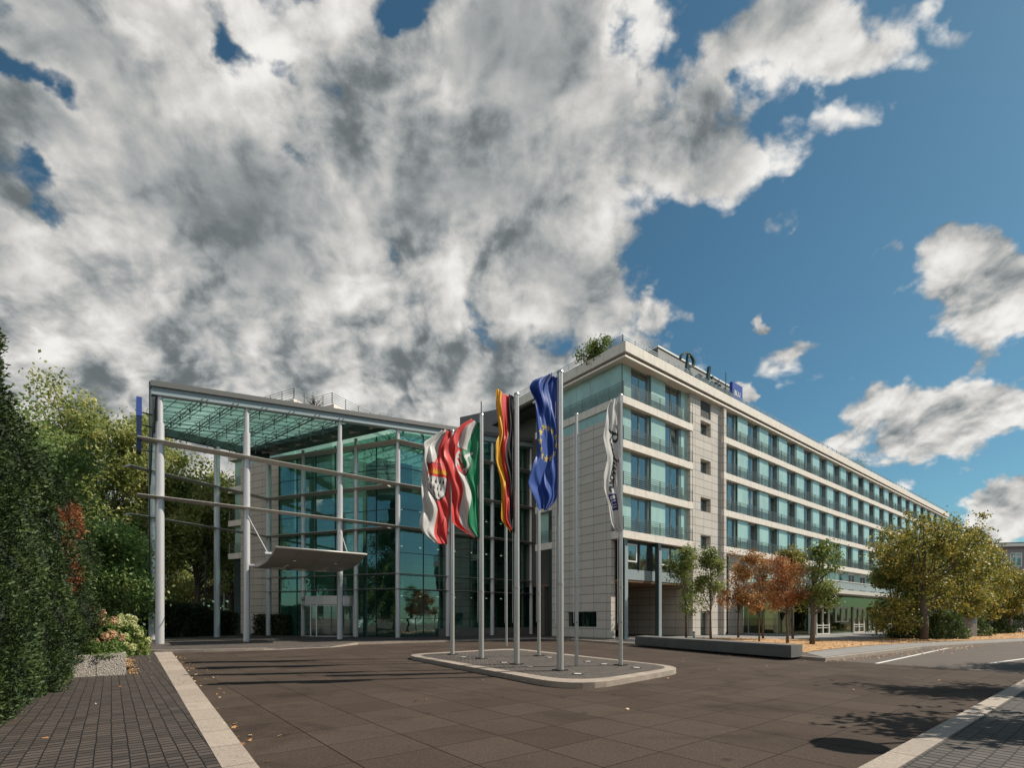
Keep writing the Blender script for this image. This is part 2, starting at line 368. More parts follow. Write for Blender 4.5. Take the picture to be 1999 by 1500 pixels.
# ground
def mk_drive():
    m = jointed('brown_driveway_slabs', (.044, .032, .025), (.074, .056, .045), (.010, .0075, .006), 1.0, .925, .1, .81, .011, .008, grain=.45, gscale=48, spd=.6, blotch=1.9, rough=.95, stain=(.35, .54, (.026, .019, .015), .6), bstr=.5)
    p = [n for n in m.node_tree.nodes if n.type == 'BSDF_PRINCIPLED'][0]; p.inputs['Specular IOR Level'].default_value = .12
    nt = m.node_tree; t = NT.__new__(NT); t.nt = nt; lk = p.inputs['Base Color'].links[0]; src = lk.from_socket; nt.links.remove(lk)
    pos = t.n('ShaderNodeNewGeometry').outputs['Position']
    # faint tyre sweeps: rings about the island, and old patched slabs
    d = t.vm('LENGTH', t.vm('SUBTRACT', pos, (1.0, 17.0, 0))); w = t.noise(pos, .25, 3, .5); r_ = t.math('ADD', d, t.math('MULTIPLY', w, 2.2))
    ring = t.math('MULTIPLY', t.mr(t.math('ABSOLUTE', t.math('SUBTRACT', t.math('FRACT', t.math('DIVIDE', r_, 1.75)), .5)), .10, .02, 0, 1, True), t.mr(t.noise(pos, .5, 4, .6), .45, .62, 0, .30))
    c = t.mix(ring, src, (.018, .014, .012, 1))
    spots = t.n('ShaderNodeTexVoronoi'); spots.inputs['Scale'].default_value = 1.1; t.link(pos, spots.inputs['Vector'])
    sm = t.mr(t.math('ADD', spots.outputs['Distance'], t.math('MULTIPLY', t.noise(pos, 9, 3, .6), .12)), .16, .10, 0, .55, True); c = t.mix(sm, c, (.018, .014, .012, 1))
    pale = t.mr(t.noise(pos, 1.3, 8, .75), .60, .75, 0, .35); c = t.mix(pale, c, (.088, .068, .054, 1))
    t.link(c, p.inputs['Base Color']); return m
M['drive'] = mk_drive()
ckw = dict(grain=.35, gscale=60, stagger=.5, rough=.8, bstr=.8, spd=1.5, blotch=1.6, stain=(.9, .58, (.10, .055, .030), .4))
M['cobble'] = jointed('dark_paving_bricks', (.014, .010, .008), (.082, .064, .052), (.003, .0022, .002), .15, .155, 0, 0, .026, .010, ax=(B, A), wob=.03, **ckw)
M['cobbleR'] = jointed('dark_paving_bricks_road_side', (.018, .014, .012), (.080, .066, .056), (.003, .0022, .002), .15, .155, 0, 0, .024, .010, ax=(A, B), wob=.03, **ckw)
M['sett2'] = jointed('grey_island_setts', (.035, .029, .025), (.12, .10, .085), (.014, .011, .009), .16, .12, 0, 0, .014, .014, ax=(A, B), grain=.3, gscale=60, stagger=.5, rough=.85, bstr=.6, spd=1.2, blotch=1.5)
M['flag'] = jointed('grey_flagstones', (.17, .165, .16), (.24, .23, .22), (.07, .065, .06), .5, .5, 0, 0, .012, .012, grain=.2, gscale=40, rough=.85, bstr=.3, spd=.8)
M['granite'] = jointed('granite_kerb', (.27, .225, .185), (.38, .32, .265), (.05, .04, .03), 5000, 1.0, 0, 0, .001, .010, grain=.34, gscale=38, spd=2.2, rough=.85, bstr=.3, stain=(1.1, .58, (.15, .125, .10), .75))
M['graniteA'] = jointed('granite_kerb_road_side', (.25, .21, .175), (.36, .305, .25), (.05, .04, .03), 1.0, 5000, 0, 0, .010, .001, grain=.34, gscale=38, spd=2.2, rough=.85, bstr=.3, stain=(1.1, .58, (.24, .20, .17), .6))
M['kerbold'] = simple('old_stone_kerb', (.30, .25, .205), .9, 0, .45, 2.5, fine=25, bstr=.4)
M['asphalt'] = simple('road_asphalt', (.072, .054, .044), .9, 0, .35, .5, fine=70, bstr=.3)
M['paint'] = simple('white_road_paint', (.62, .61, .58), .7, 0, .15, 6)
M['earth'] = simple('bare_earth', (.085, .065, .045), .95, 0, .4, 1)
M['mulch'] = None
def mk_mulch():
    m, t = newmat('leaf_litter_bed'); n = t.noise(t.pos, 2.2, 6, .7); g = t.noise(t.pos, 26, 3, .7)
    c = t.ramp(t.math('ADD', t.math('MULTIPLY', n, .5), t.math('MULTIPLY', g, .5)), [(.35, (.12, .07, .035)), (.48, (.36, .20, .085)), (.6, (.58, .36, .17)), (.72, (.66, .46, .26))])
    t.link(c, t.p.inputs['Base Color']); t.p.inputs['Roughness'].default_value = .95; bump(t, g, .6, .04); return m
M['mulch'] = mk_mulch()
def mk_planter():
    m, t = newmat('rough_split_granite'); g = t.noise(t.pos, 34, 6, .75); v = t.n('ShaderNodeTexVoronoi'); t.link(t.pos, v.inputs[0]); v.inputs['Scale'].default_value = 30
    c = t.ramp(g, [(.3, (.20, .17, .145)), (.5, (.46, .41, .36)), (.7, (.66, .60, .54))]); t.link(c, t.p.inputs['Base Color']); t.p.inputs['Roughness'].default_value = .95
    bump(t, t.math('ADD', g, t.math('MULTIPLY', v.outputs[0], .6)), .9, .05); return m
M['splitgranite'] = mk_planter()
def leafmat(name, stops, trans=.3, rough=.55, clump=.5, cs=.7, sheen=0):
    m = bpy.data.materials.new(name); m.use_nodes = True; t = NT(m.node_tree); o = t.n('ShaderNodeOutputMaterial')
    g = t.n('ShaderNodeNewGeometry'); rnd = g.outputs['Random Per Island']; n = t.noise(g.outputs['Position'], cs, 3, .5)
    f = t.math('ADD', t.math('MULTIPLY', rnd, 1-clump), t.math('MULTIPLY', t.mr(n, .3, .7), clump))
    c = t.ramp(f, stops)
    p = t.n('ShaderNodeBsdfPrincipled'); t.link(c, p.inputs['Base Color']); p.inputs['Roughness'].default_value = rough
    tl = t.n('ShaderNodeBsdfTranslucent'); t.link(t.vm('SCALE', c, scale=1.5), tl.inputs[0])
    mx = t.n('ShaderNodeMixShader'); mx.inputs[0].default_value = trans; t.link(p.outputs[0], mx.inputs[1]); t.link(tl.outputs[0], mx.inputs[2]); t.link(mx.outputs[0], o.inputs[0]); return m
M['leaf_green'] = leafmat('green_maple_leaves', [(0, (.035, .070, .014)), (.4, (.10, .15, .028)), (.75, (.22, .24, .06)), (1, (.36, .34, .12))])
M['leaf_left'] = leafmat('plane_tree_leaves', [(0, (.06, .095, .022)), (.4, (.19, .23, .06)), (.75, (.38, .38, .13)), (1, (.62, .56, .30))], .45)
M['leaf_lime'] = leafmat('pale_green_leaves', [(0, (.04, .10, .025)), (.45, (.13, .20, .055)), (.8, (.29, .34, .12)), (1, (.55, .54, .27))], .42)
M['leaf_orange'] = leafmat('orange_autumn_leaves', [(0, (.09, .045, .016)), (.35, (.24, .12, .04)), (.65, (.42, .22, .075)), (.85, (.55, .34, .13)), (1, (.20, .22, .05))])
M['leaf_red'] = leafmat('rust_red_autumn_leaves', [(0, (.10, .04, .018)), (.3, (.26, .10, .04)), (.6, (.42, .19, .08)), (.85, (.40, .27, .10)), (1, (.16, .20, .05))])
M['leaf_yellow'] = leafmat('yellowing_green_leaves', [(0, (.022, .038, .008)), (.3, (.085, .105, .018)), (.55, (.22, .20, .035)), (.8, (.44, .34, .065)), (.95, (.60, .42, .10)), (1, (.50, .20, .06))], clump=.42, cs=1.1)
M['leaf_dark'] = leafmat('dark_hedge_leaves', [(0, (.018, .038, .010)), (.5, (.055, .09, .022)), (1, (.15, .17, .05))])
M['leaf_hedge'] = leafmat('hornbeam_hedge_leaves', [(0, (.016, .026, .010)), (.5, (.035, .05, .016)), (.85, (.08, .06, .02)), (1, (.17, .08, .02))])
M['yew'] = leafmat('yew_needles', [(0, (.007, .018, .005)), (.4, (.022, .047, .011)), (.75, (.062, .10, .020)), (1, (.14, .18, .036))], .12, .65, .5, 2.6)
M['yewdead'] = leafmat('dead_orange_yew_needles', [(0, (.12, .045, .02)), (.5, (.32, .12, .05)), (1, (.50, .22, .10))], .2)
M['yewcore'] = simple('yew_inner_twigs', (.010, .018, .008), .95, 0, .3)
M['flower_peach'] = leafmat('peach_hydrangea_petals', [(0, (.36, .20, .12)), (.5, (.60, .36, .23)), (1, (.75, .52, .36))], .3, .7, .2)
M['flower_lime'] = leafmat('lime_hydrangea_petals', [(0, (.34, .36, .14)), (.5, (.52, .54, .26)), (1, (.70, .68, .42))], .3, .7, .2)
M['leaf_shrub'] = leafmat('shrub_leaves', [(0, (.03, .07, .016)), (.5, (.09, .16, .03)), (.85, (.20, .24, .06)), (1, (.32, .26, .09))])
M['litter'] = leafmat('fallen_leaf_surface', [(0, (.20, .07, .025)), (.4, (.42, .19, .06)), (.75, (.62, .42, .20)), (1, (.72, .62, .45))], .1, .8, .1)

# ------------------------------------------------------------------ ground
np_obj('ground', [(-2500, -2500, -.06), (2500, -2500, -.06), (2500, 2500, -.06), (-2500, 2500, -.06)], [(0, 1, 2, 3)], M['earth'])['kind'] = 'structure'
ngon('road', [(-60, -30), (140, -30), (140, 160), (-60, 160)], M['asphalt'], 0)
GA = lambda a, b: (A*a+B*b)
l1, l2 = G(297.8, 1269.6), G(429, 1498); r1, r2 = G(314.7, 1269.5), G(491, 1499.6)
dl = (l2-l1)/np.linalg.norm(l2-l1); dr = (r2-r1)/np.linalg.norm(r2-r1)
l3 = l2+dl*14; r3 = r2+dr*14
kr1, kr2 = G(1696, 1500), G(1999, 1332); kd = (kr2-kr1)/np.linalg.norm(kr2-kr1)
krA = kr1-kd*8; krB = kr2+kd*45
bl1, bl2 = G(1625, 1291), G(1930, 1311); bd = (bl2-bl1)/np.linalg.norm(bl2-bl1)
# where the boundary between slabs and asphalt meets the road-side kerb
def isect(p, d, q, e):
    Mx = np.array([[d[0], -e[0]], [d[1], -e[1]]]); s = np.linalg.solve(Mx, (q-p)[:2]); return p+d*s[0]
x1 = isect(bl1, bd, kr1, kd)
kerb_px = [(250, 1275, .12), (318, 1275.5, .12), (400, 1274, .12), (480, 1272, .12), (515, 1271, .12), (548, 1269.5, .025), (600, 1267, .02), (650, 1265, .02), (700, 1259.5, .12),
           (780, 1257, .12), (890, 1254, .12), (1000, 1250.2, .12), (1048, 1248.6, .12), (1090, 1250, .12), (1190, 1257.5, .12), (1340, 1269.5, .12), (1480, 1281, .12), (1612, 1292, .12),
           (1660, 1286, .12), (1720, 1278.5, .12), (1800, 1268, .12), (1900, 1261.5, .12), (1999, 1256.5, .12), (2150, 1250.5, .12)]
kp = [(G(x, y), h) for x, y, h in kerb_px]
kri1, kri2 = G(1771, 1500), G(1999, 1354); kdi = (kri2-kri1)/np.linalg.norm(kri2-kri1)
Q = isect(r1, dr, kr1, kd); Ql = isect(l1, dl, kri1, kdi)
drive = [r1-dr*1.6, Q, x1, bl1] + [k[0]+np.array([0, 1.2, 0]) for k in kp[17:0:-1]]
ngon('driveway', drive, M['drive'], .004)
# left pavement
L0 = l1+np.array([.4, .7, 0])
ngon('pavement', [l1+np.array([-.2, 3.0, 0]), l1, Ql, (-6, -9, 0), (-34, -2, 0), (-34, 34, 0)], M['cobble'], .03)
MB().prism([l1, Ql, Q, r1+np.array([0, .6, 0])], -.02, .034).build('granite_edging', M['granite'])['kind'] = 'structure'
# right-hand pavement and its kerb
MB().prism([Q, Ql+kdi*.001, kri2+kdi*45, krB], -.02, .06).build('granite_kerb_strip', M['graniteA'])['kind'] = 'structure'
ngon('footpath', [Ql, (-6, -9, 0), (10, -20, 0), (60, -14, 0), kri2+kdi*45], M['cobbleR'], .05)
# forecourt pavement: a rim following the kerb, then one sheet
def offs(pts, d):
    out = []
    for i, p in enumerate(pts):
        a = pts[max(i-1, 0)]; b = pts[min(i+1, len(pts)-1)]; t_ = (b-a)/np.linalg.norm(b-a); n = np.array([-t_[1], t_[0], 0]); out.append(p+n*d)
    return out
kc = [k[0] for k in kp]; kh = [k[1] for k in kp]
ki = offs(kc, .22); kj = offs(kc, .55)
mb = MB()
for i in range(len(kc)-1):
    mb.hexa([kc[i]+Z*-.03, kc[i+1]+Z*-.03, ki[i+1]+Z*-.03, ki[i]+Z*-.03, kc[i]+Z*(kh[i]+.004), kc[i+1]+Z*(kh[i+1]+.004), ki[i+1]+Z*(kh[i+1]+.004), ki[i]+Z*(kh[i]+.004)])
mb.build('kerb', M['kerbold'])['kind'] = 'structure'
mb = MB()
for i in range(len(kc)-1):
    mb.quad(ki[i]+Z*kh[i], ki[i+1]+Z*kh[i+1], kj[i+1]+Z*.12, kj[i]+Z*.12)
far = [np.array(p, float) for p in [(150, 150, 0), (150, 158, 0), (-58, 158, 0), (-58, 60, 0), (-30, 34, 0), (-22, 26, 0)]]
pv = kj[::1]
mb.quad(*([p+Z*(.12-p[2]) for p in pv]+[p+Z*.12 for p in far]))
mb.build('forecourt_pavement', M['sett2'])['kind'] = 'structure'
# white parking line, old seam
wl1, wl2 = G(1716, 1297), G(1855, 1266.5); wn = np.array([-(wl2-wl1)[1], (wl2-wl1)[0], 0]); wn /= np.linalg.norm(wn)
ngon('road_marking', [wl1, wl2, wl2+wn*.13, wl1+wn*.13], M['paint'], .010)
wl1, wl2 = G(1935, 1297), G(2060, 1280)
ngon('road_marking', [wl1, wl2, wl2+wn*.13, wl1+wn*.13], M['paint'], .010)
# planted beds on the right
bedz = .135
bed = [G(1240, 1251, .12), G(1400, 1262, .12), G(1545, 1273, .12), G(1572, 1275, .12), G(1620, 1268.5, .12), G(1700, 1261, .12), G(1790, 1255.8, .12), G(1900, 1251.2, .12), G(1999, 1247, .12), G(2200, 1240, .12), G(2150, 1230, .12), G(1960, 1232.5, .12), G(1850, 1238.5, .12), G(1740, 1246, .12), G(1680, 1251, .12), G(1560, 1249.2, .12), G(1470, 1247.5, .12), G(1370, 1246.2, .12)]
ngon('planting_bed', bed, M['mulch'], bedz)
path = [q*[1, 1, 0] for q in offs(kc, .27)[17:24]]+[G(2200, 1240.5, .12), G(1999, 1247.2, .12), G(1900, 1251.4, .12), G(1790, 1256, .12), G(1700, 1261.4, .12), G(1620, 1269, .12), G(1574, 1275.6, .12)]
ngon('walkway', path, M['flag'], .128)
terr = [G(1180, 1251.5, .12), P(HF, -.2, .6, 0), P(HF, 95, .5, 0), P(HF, 95, -13, 0), P(HF, 40, -12.2, 0), G(1740, 1246.2, .12), G(1680, 1251.2, .12), G(1560, 1249.4, .12), G(1470, 1247.7, .12), G(1370, 1246.4, .12), G(1240, 1251.2, .12)]
ngon('terrace_paving', terr, M['flag'], .131)
# traffic island
def roundpoly(pts, rads, n=7):
    out = []
    N = len(pts)
    for i in range(N):
        p = pts[i]; a = pts[i-1]-p; b = pts[(i+1) % N]-p; a = a/np.linalg.norm(a); b = b/np.linalg.norm(b); r = rads[i]
        p0, p2 = p+a*r, p+b*r
        for k in range(n+1):
            s = k/n; out.append((1-s)**2*p0+2*s*(1-s)*p+s*s*p2)
    return out
isl = roundpoly([G(786, 1278.5, .14), G(1128, 1341, .14), G(1345, 1304, .14), G(1005, 1266.5, .14)], [1.3, 1.6, 1.3, 1.2])
isli = roundpoly([G(806, 1279.2, .14), G(1128, 1333, .14), G(1322, 1303, .14), G(1004, 1269, .14)], [1.2, 1.5, 1.2, 1.1])
mb = MB(); n = len(isl); mb.cm = 0
for i in range(n):
    j = (i+1) % n
    o0, o1, i0, i1 = isl[i], isl[j], isli[i], isli[j]
    mb.quad(o0*[1, 1, 0]-Z*.02, o1*[1, 1, 0]-Z*.02, o1*[1, 1, 0]+Z*.14, o0*[1, 1, 0]+Z*.14)
    mb.quad(o0*[1, 1, 0]+Z*.14, o1*[1, 1, 0]+Z*.14, i1*[1, 1, 0]+Z*.145, i0*[1, 1, 0]+Z*.145)
mb.build('island_kerb', M['kerbold'])['kind'] = 'structure'
ngon('island_paving', isli, M['sett2'], .142)

# ------------------------------------------------------------------ foliage
def leaf_cards(C, size, rng, asp=.7, up=0, jitter=.35):
    N = len(C); d = rng.normal(size=(N, 3)); d[:, 2] += up; d /= np.linalg.norm(d, axis=1)[:, None]
    r = rng.normal(size=(N, 3)); x = np.cross(d, r); x /= np.linalg.norm(x, axis=1)[:, None]; 
    s = (size*(1+jitter*rng.uniform(-1, 1, N)))[:, None]
    V = np.stack([C-d*s*.5, C+x*s*asp*.5-d*s*.05, C+d*s*.55, C-x*s*asp*.5-d*s*.05], 1).reshape(-1, 3)
    F = np.arange(4*N).reshape(-1, 4); return V, F
def tree(name, loc, h, rad, trunk_h, tr, mat, seed, label, cat='tree', group=None, clusters=60, per=90, leaf=.16, cr=.55, squash=1.0, cz=None, lean=(0, 0), extra=None, skirt=0, bare=0):
    rng = np.random.default_rng(seed); loc = np.array(loc, float)
    t = empty(name, loc, label, cat, group)
    top = h; cz = cz if cz is not None else (trunk_h+top)/2; hz = (top-trunk_h)/2*squash
    # uneven crown: a few big lobes, clusters inside them
    nl = 14 if rad > 2.2 else 8; lobes = []
    for i in range(nl):
        an = rng.uniform(0, 2*math.pi); rr = rad*rng.uniform(.2, .74); zz = rng.uniform(-.85, .78)
        k = math.sqrt(max(.35, 1-zz*zz)); lobes.append((np.array([math.cos(an)*rr*k, math.sin(an)*rr*k, cz+hz*zz]), rad*rng.uniform(.22, .46)))
    lobes.append((np.array([0, 0, cz]), rad*.52)); lobes.append((np.array([0, 0, cz+hz*.55]), rad*.42))
    cl = []
    while len(cl) < clusters:
        L, lr = lobes[rng.integers(len(lobes))]; d = rng.normal(size=3); d /= np.linalg.norm(d); p = L+d*lr*rng.uniform(.45, 1.05)*np.array([1, 1, hz/rad if hz/rad < 1.6 else 1.6])
        if p[2] < trunk_h-skirt or p[2] > top or math.hypot(p[0], p[1]) > rad*1.02: continue
        cl.append(p)
    cl = np.array(cl)
    mb = MB(); pts = [loc+np.array([lean[0]*k, lean[1]*k, 0])*1.0+Z*(top*.8*k)+np.array([rng.uniform(-1, 1), rng.uniform(-1, 1), 0])*tr*.5*(k > 0) for k in np.linspace(0, 1, 7)]
    pts[0] = loc-Z*.1
    mb.tube(pts, [tr*1.25, tr, tr*.85, tr*.65, tr*.45, tr*.25, tr*.1], 9)
    nb = min(len(cl), 14 if clusters < 50 else 26)
    for p in cl[rng.permutation(len(cl))[:nb]]:
        q = loc+p; zb = min(max(trunk_h*.92, p[2]*rng.uniform(.45, .7)), top*.7); k = zb/(top*.8); b = pts[0]+(pts[-1]-pts[0])*k; b[2] = loc[2]+zb
        mid = (b+q)/2+np.array([0, 0, -.08*np.linalg.norm(q-b)])+rng.normal(size=3)*.1
        mb.tube([b, mid, q], [tr*.38, tr*.2, tr*.05], 5, False)
    mb.build('trunk', M['bark'], t, smooth=True)
    C = []
    for p in cl:
        nn = int(per*rng.uniform(.55, 1.4)); c = rng.normal(size=(nn, 3))*cr*np.array([1, 1, .75])*rng.uniform(.6, 1.2)*.55; C.append(p+c)
    C = np.concatenate(C)+loc
    C = C[C[:, 2] > loc[2]+trunk_h*.75-skirt]
    V, F = leaf_cards(C, leaf, rng); np_obj('crown', V, F, mat, t)
    return t
# ------------------------------------------------------------------ hotel (long block)
hotel = empty('hotel_building', Cc, 'long five-storey pale stone hotel block with green glass panels and balcony rails', 'building')
ZS = [7.69, 10.80, 13.96, 17.03]; SB = .53; PT, PB = 20.5, 19.8
END = 90.0; S2 = 12.9; b2 = -.28
# core body
mb = MB(); mb.box(HF, 2.2, END-.8, 3.0, 15.5, 4.4, 19.7); mb.box(HF, 9.2, 12.6, .75, 3.1, 4.4, 19.6); mb.build('inner_core', M['room'], hotel)
MB().box(HF, .3, END-.3, .3, 15.8, 19.72, 19.98).build('roof', M['greypanel'], hotel)
# stone wall, left gable (faces -A): with clerestory and low window
def holed(mb, fr, u0, u1, z0, z1, holes, y0, y1, axis='x'):
    xs = sorted(set([u0, u1]+[h[0] for h in holes]+[h[1] for h in holes])); 
    for a, b in zip(xs[:-1], xs[1:]):
        m_ = (a+b)/2; hs = sorted([h for h in holes if h[0] < m_ < h[1]], key=lambda h: h[2]); z = z0
        for h in hs+[None]:
            zt = z1 if h is None else h[2]
            if zt > z+1e-4:
                if axis == 'x': mb.box(fr, a, b, y0, y1, z, zt)
                else: mb.box(fr, y0, y1, a, b, z, zt)
            if h: z = h[3]
wb0, wb1 = 2.44, 5.43
mb = MB(); holed(mb, HF, 1.08, 7.18, 0, 15.75, [(wb0, wb1, .92, 2.04)], 0, .45, 'y'); mb.build('gable_stone_wall', M['stone'], hotel)
MB().box(HF, .02, .45, 7.18, 7.6, 0, 19.4).build('gable_end_pier', M['steeldark'], hotel)
w = MB(); w.box(HF, .22, .28, wb0, wb1, .92, 2.04); 
f = MB()
for b_ in (wb0, wb0+1.5, wb1-.06): f.box(HF, .18, .30, b_, b_+.06, .92, 2.04)
f.box(HF, .19, .29, wb0, wb1, .92, .97)
wn_ = f.build('gate_window', M['framedark'], hotel); w.build('pane', M['winglass'], wn_)
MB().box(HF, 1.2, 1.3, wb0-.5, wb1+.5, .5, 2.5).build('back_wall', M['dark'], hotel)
# pier with small windows (faces -B)
sw = [(along(HF, 1368), along(HF, 1388))]; pa, pb = sw[0]
holes = [(pa, pb, 18.0, 19.35)]+[(pa, pb, z, z+1.15) for z in (16.55, 13.42, 10.30, 7.22)]+[(pa, pa+1.45, .12, 2.15)]
mb = MB(); holed(mb, HF, 8.62, 12.9, 0, 19.62, holes, 0, .7); mb.build('stair_pier_wall', M['stone'], hotel)
for i, h in enumerate(holes):
    if i == 0:
        m_ = MB(); m_.box(HF, h[0], h[1], .12, .2, h[2], h[3])
        for k in range(16): m_.box(HF, h[0], h[1], .07, .12, h[2]+.04+k*.083, h[2]+.08+k*.083)
        m_.build('louvre', M['greypanel'], hotel); continue
    f = MB(); x0, x1_, z0, z1_ = h; y_ = .42
    f.box(HF, x0, x0+.07, y_-.03, y_+.06, z0, z1_); f.box(HF, x1_-.07, x1_, y_-.03, y_+.06, z0, z1_); f.box(HF, x0+.07, x1_-.07, y_-.03, y_+.06, z0, z0+.07); f.box(HF, x0+.07, x1_-.07, y_-.03, y_+.06, z1_-.07, z1_)
    if i == 5: f.box(HF, x0+.07, x1_-.07, y_-.03, y_+.05, 1.0, 1.05); f.box(HF, x0+.07, x1_-.07, y_-.03, y_+.05, .5, .54)
    o = f.build('small_window' if i < 5 else 'service_door', M['frame'], hotel)
    MB().box(HF, x0+.07, x1_-.07, y_, y_+.03, z0+.07, z1_-.07).build('pane', M['winglass'], o)
# floor slabs
for k, z in enumerate(ZS):
    mb = MB(); mb.box(HF, -.02, 8.62, -.02, 1.05, z-SB, z)
    if k == 3: mb.box(HF, -.02, .9, 1.05, 9.2, z-SB, z)
    else: mb.box(HF, -.02, .9, 7.2, 9.2, z-SB, z)
    mb.build('floor_slab', M['slab'], hotel)
    MB().box(HF, S2, END, b2, 1.05, z-SB, z).build('floor_slab', M['slab'], hotel)
# parapet, ledge
mb = MB(); mb.box(HF, -.3, END+.6, -.45, .25, PB, PT); mb.box(HF, -.3, .4, .25, 14, PB, PT); mb.box(HF, END, END+.6, .25, 15, PB, PT); mb.build('parapet', M['slab'], hotel)
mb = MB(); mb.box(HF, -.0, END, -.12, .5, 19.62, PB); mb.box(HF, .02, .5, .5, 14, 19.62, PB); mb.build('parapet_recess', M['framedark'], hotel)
mb = MB(); mb.box(HF, -.22, END+.3, -.36, .6, 19.48, 19.62); mb.box(HF, -.22, .6, .6, 9.3, 19.48, 19.62); mb.build('ledge', M['ledge'], hotel)
# modules
PG = .42      # glass plane depth
def railing(mb, fr, x0, x1_, y, z, axis='x', n=7, h=.95, step=1.35, w=.030, pw=.05):
    q = (lambda x, zz: P(fr, x, y, zz)) if axis == 'x' else (lambda x, zz: P(fr, y, x, zz))
    for i in range(n): mb.rod(q(x0, z+.14+(h-.14)*i/(n-1)), q(x1_, z+.14+(h-.14)*i/(n-1)), w)
    m_ = max(1, round((x1_-x0)/step))
    for i in range(m_+1): mb.rod(q(x0+(x1_-x0)*i/m_, z), q(x0+(x1_-x0)*i/m_, z+h+.02), pw)
rw = random.Random(5)
CURT = [M['curtain'], simple('white_net_curtain', (.62, .62, .60), .9, 0, .1), simple('beige_curtain', (.42, .36, .28), .9, 0, .12), simple('dark_grey_curtain', (.14, .15, .16), .9, 0, .15)]
def window(x0, x1_, z0, z1_, b0, openp=False):
    y = b0+PG; f = MB(); w_ = .055; xm = (x0+x1_)/2
    for x in (x0, xm-w_/2, x1_-w_): f.box(HF, x, x+w_, y-.05, y+.05, z0, z1_)
    for a, b in ((x0+w_, xm-w_/2), (xm+w_/2, x1_-w_)):
        f.box(HF, a, b, y-.05, y+.05, z0, z0+w_); f.box(HF, a, b, y-.05, y+.05, z1_-w_-.12, z1_)
    o = f.build('window', M['frame'], hotel)
    p = MB(); k1, k2 = rw.uniform(-.012, .012), rw.uniform(-.012, .012)
    def sash(a, b, k): zt_ = z1_-w_-.12; p.hexa([P(HF, a, y-.01-k, z0+w_), P(HF, b, y-.01+k, z0+w_), P(HF, b, y+.01+k, z0+w_), P(HF, a, y+.01-k, z0+w_), P(HF, a, y-.01+k*.5, zt_), P(HF, b, y-.01+k*1.5, zt_), P(HF, b, y+.01+k*1.5, zt_), P(HF, a, y+.01+k*.5, zt_)])
    sash(x0+w_, xm-w_/2, k1)
    if openp:     # tilted sash
        a, b = xm+w_/2, x1_-w_; p.hexa([P(HF, a, y+.0, z0+w_), P(HF, b, y+.0, z0+w_), P(HF, b, y+.02, z0+w_), P(HF, a, y+.02, z0+w_), P(HF, a, y+.28, z1_-.2), P(HF, b, y+.28, z1_-.2), P(HF, b, y+.30, z1_-.2), P(HF, a, y+.30, z1_-.2)])
    else: sash(xm+w_/2, x1_-w_, k2)
    p.build('pane', M['winglass'], o)
    c = MB(); n = 14; side = rw.random()
    lo, hi = (x0, x0+(x1_-x0)*rw.uniform(.25, .6)) if side < .35 else ((x1_-(x1_-x0)*rw.uniform(.25, .5), x1_) if side < .7 else (x0, x1_))
    pts = [(lo+(hi-lo)*i/n, y+.22+(.05 if i % 2 else 0)) for i in range(n+1)]
    for (a, ya), (b, yb) in zip(pts[:-1], pts[1:]): c.quad(P(HF, a, ya, z0+.02), P(HF, b, yb, z0+.02), P(HF, b, yb, z1_-.02), P(HF, a, ya, z1_-.02))
    c.build('curtain', CURT[rw.randrange(4)], o)
def tealp(x0, x1_, z0, z1_, b0, mat='teal', y=None):
    y = b0+(PG-.06 if y is None else y); return MB().box(HF, x0, x1_, y, y+.06, z0, z1_).build('glass_panel', M[mat], hotel)
for k, z in enumerate(ZS):
    zt = (ZS[k+1]-SB) if k < 3 else 19.48
    # first block, near the corner
    tealp(.42, 1.30, z, zt, 0); window(1.30, 3.15, z, zt, 0); tealp(3.45, 5.20, z, zt, 0, y=.20); window(5.20, 7.10, z, zt, 0, k == 2); tealp(7.42, 8.3, z, zt, 0, y=.28)
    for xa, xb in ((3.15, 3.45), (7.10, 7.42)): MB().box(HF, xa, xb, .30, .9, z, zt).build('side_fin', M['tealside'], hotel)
    MB().box(HF, 8.3, 8.62, .02, 1.0, z, zt).build('reveal', M['stone'], hotel)
    # gable-side glazing
    if k == 3:
        for j in range(6): tealp_ = MB().box(HF, .30, .36, .42+j*1.45, .42+(j+1)*1.45-.02, z, zt).build('glass_panel', M['teal'], hotel)
        mb = MB(); railing(mb, HF, .0, 9.1, .03, z, 'y'); mb.build('railing', M['rail'], hotel)
    else:
        MB().box(HF, .30, .36, .42, 1.06, z, zt).build('glass_panel', M['teal'], hotel)
        MB().box(HF, .30, .36, 7.62, 8.9, z, zt).build('glass_panel', M['teal'], hotel)
        mb = MB(); railing(mb, HF, 7.3, 9.1, .03, z, 'y'); mb.build('railing', M['rail'], hotel)
        mb = MB(); railing(mb, HF, .0, 1.0, .03, z, 'y'); mb.build('railing', M['rail'], hotel)
    mb = MB(); railing(mb, HF, .02, 8.58, .03, z); mb.build('railing', M['rail'], hotel)
    # main run
    x0 = 13.3; modl = 4.02; x = x0
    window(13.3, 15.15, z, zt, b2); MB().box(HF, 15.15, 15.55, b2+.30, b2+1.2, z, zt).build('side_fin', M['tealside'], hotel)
    x = 15.55; i = 0
    while x+modl < END:
        tealp(x, x+1.78, z, zt, b2, y=.18); window(x+1.78, x+3.62, z, zt, b2, rw.random() < .22)
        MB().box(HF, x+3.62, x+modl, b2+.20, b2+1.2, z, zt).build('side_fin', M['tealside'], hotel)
        x += modl; i += 1
    mb = MB(); railing(mb, HF, 13.0, END-.2, b2+.04, z, w=.034); mb.build('railing', M['rail'], hotel)
    MB().box(HF, 12.9, 13.28, b2+.003, 1.0, z, zt).build('reveal', M['stone'], hotel)
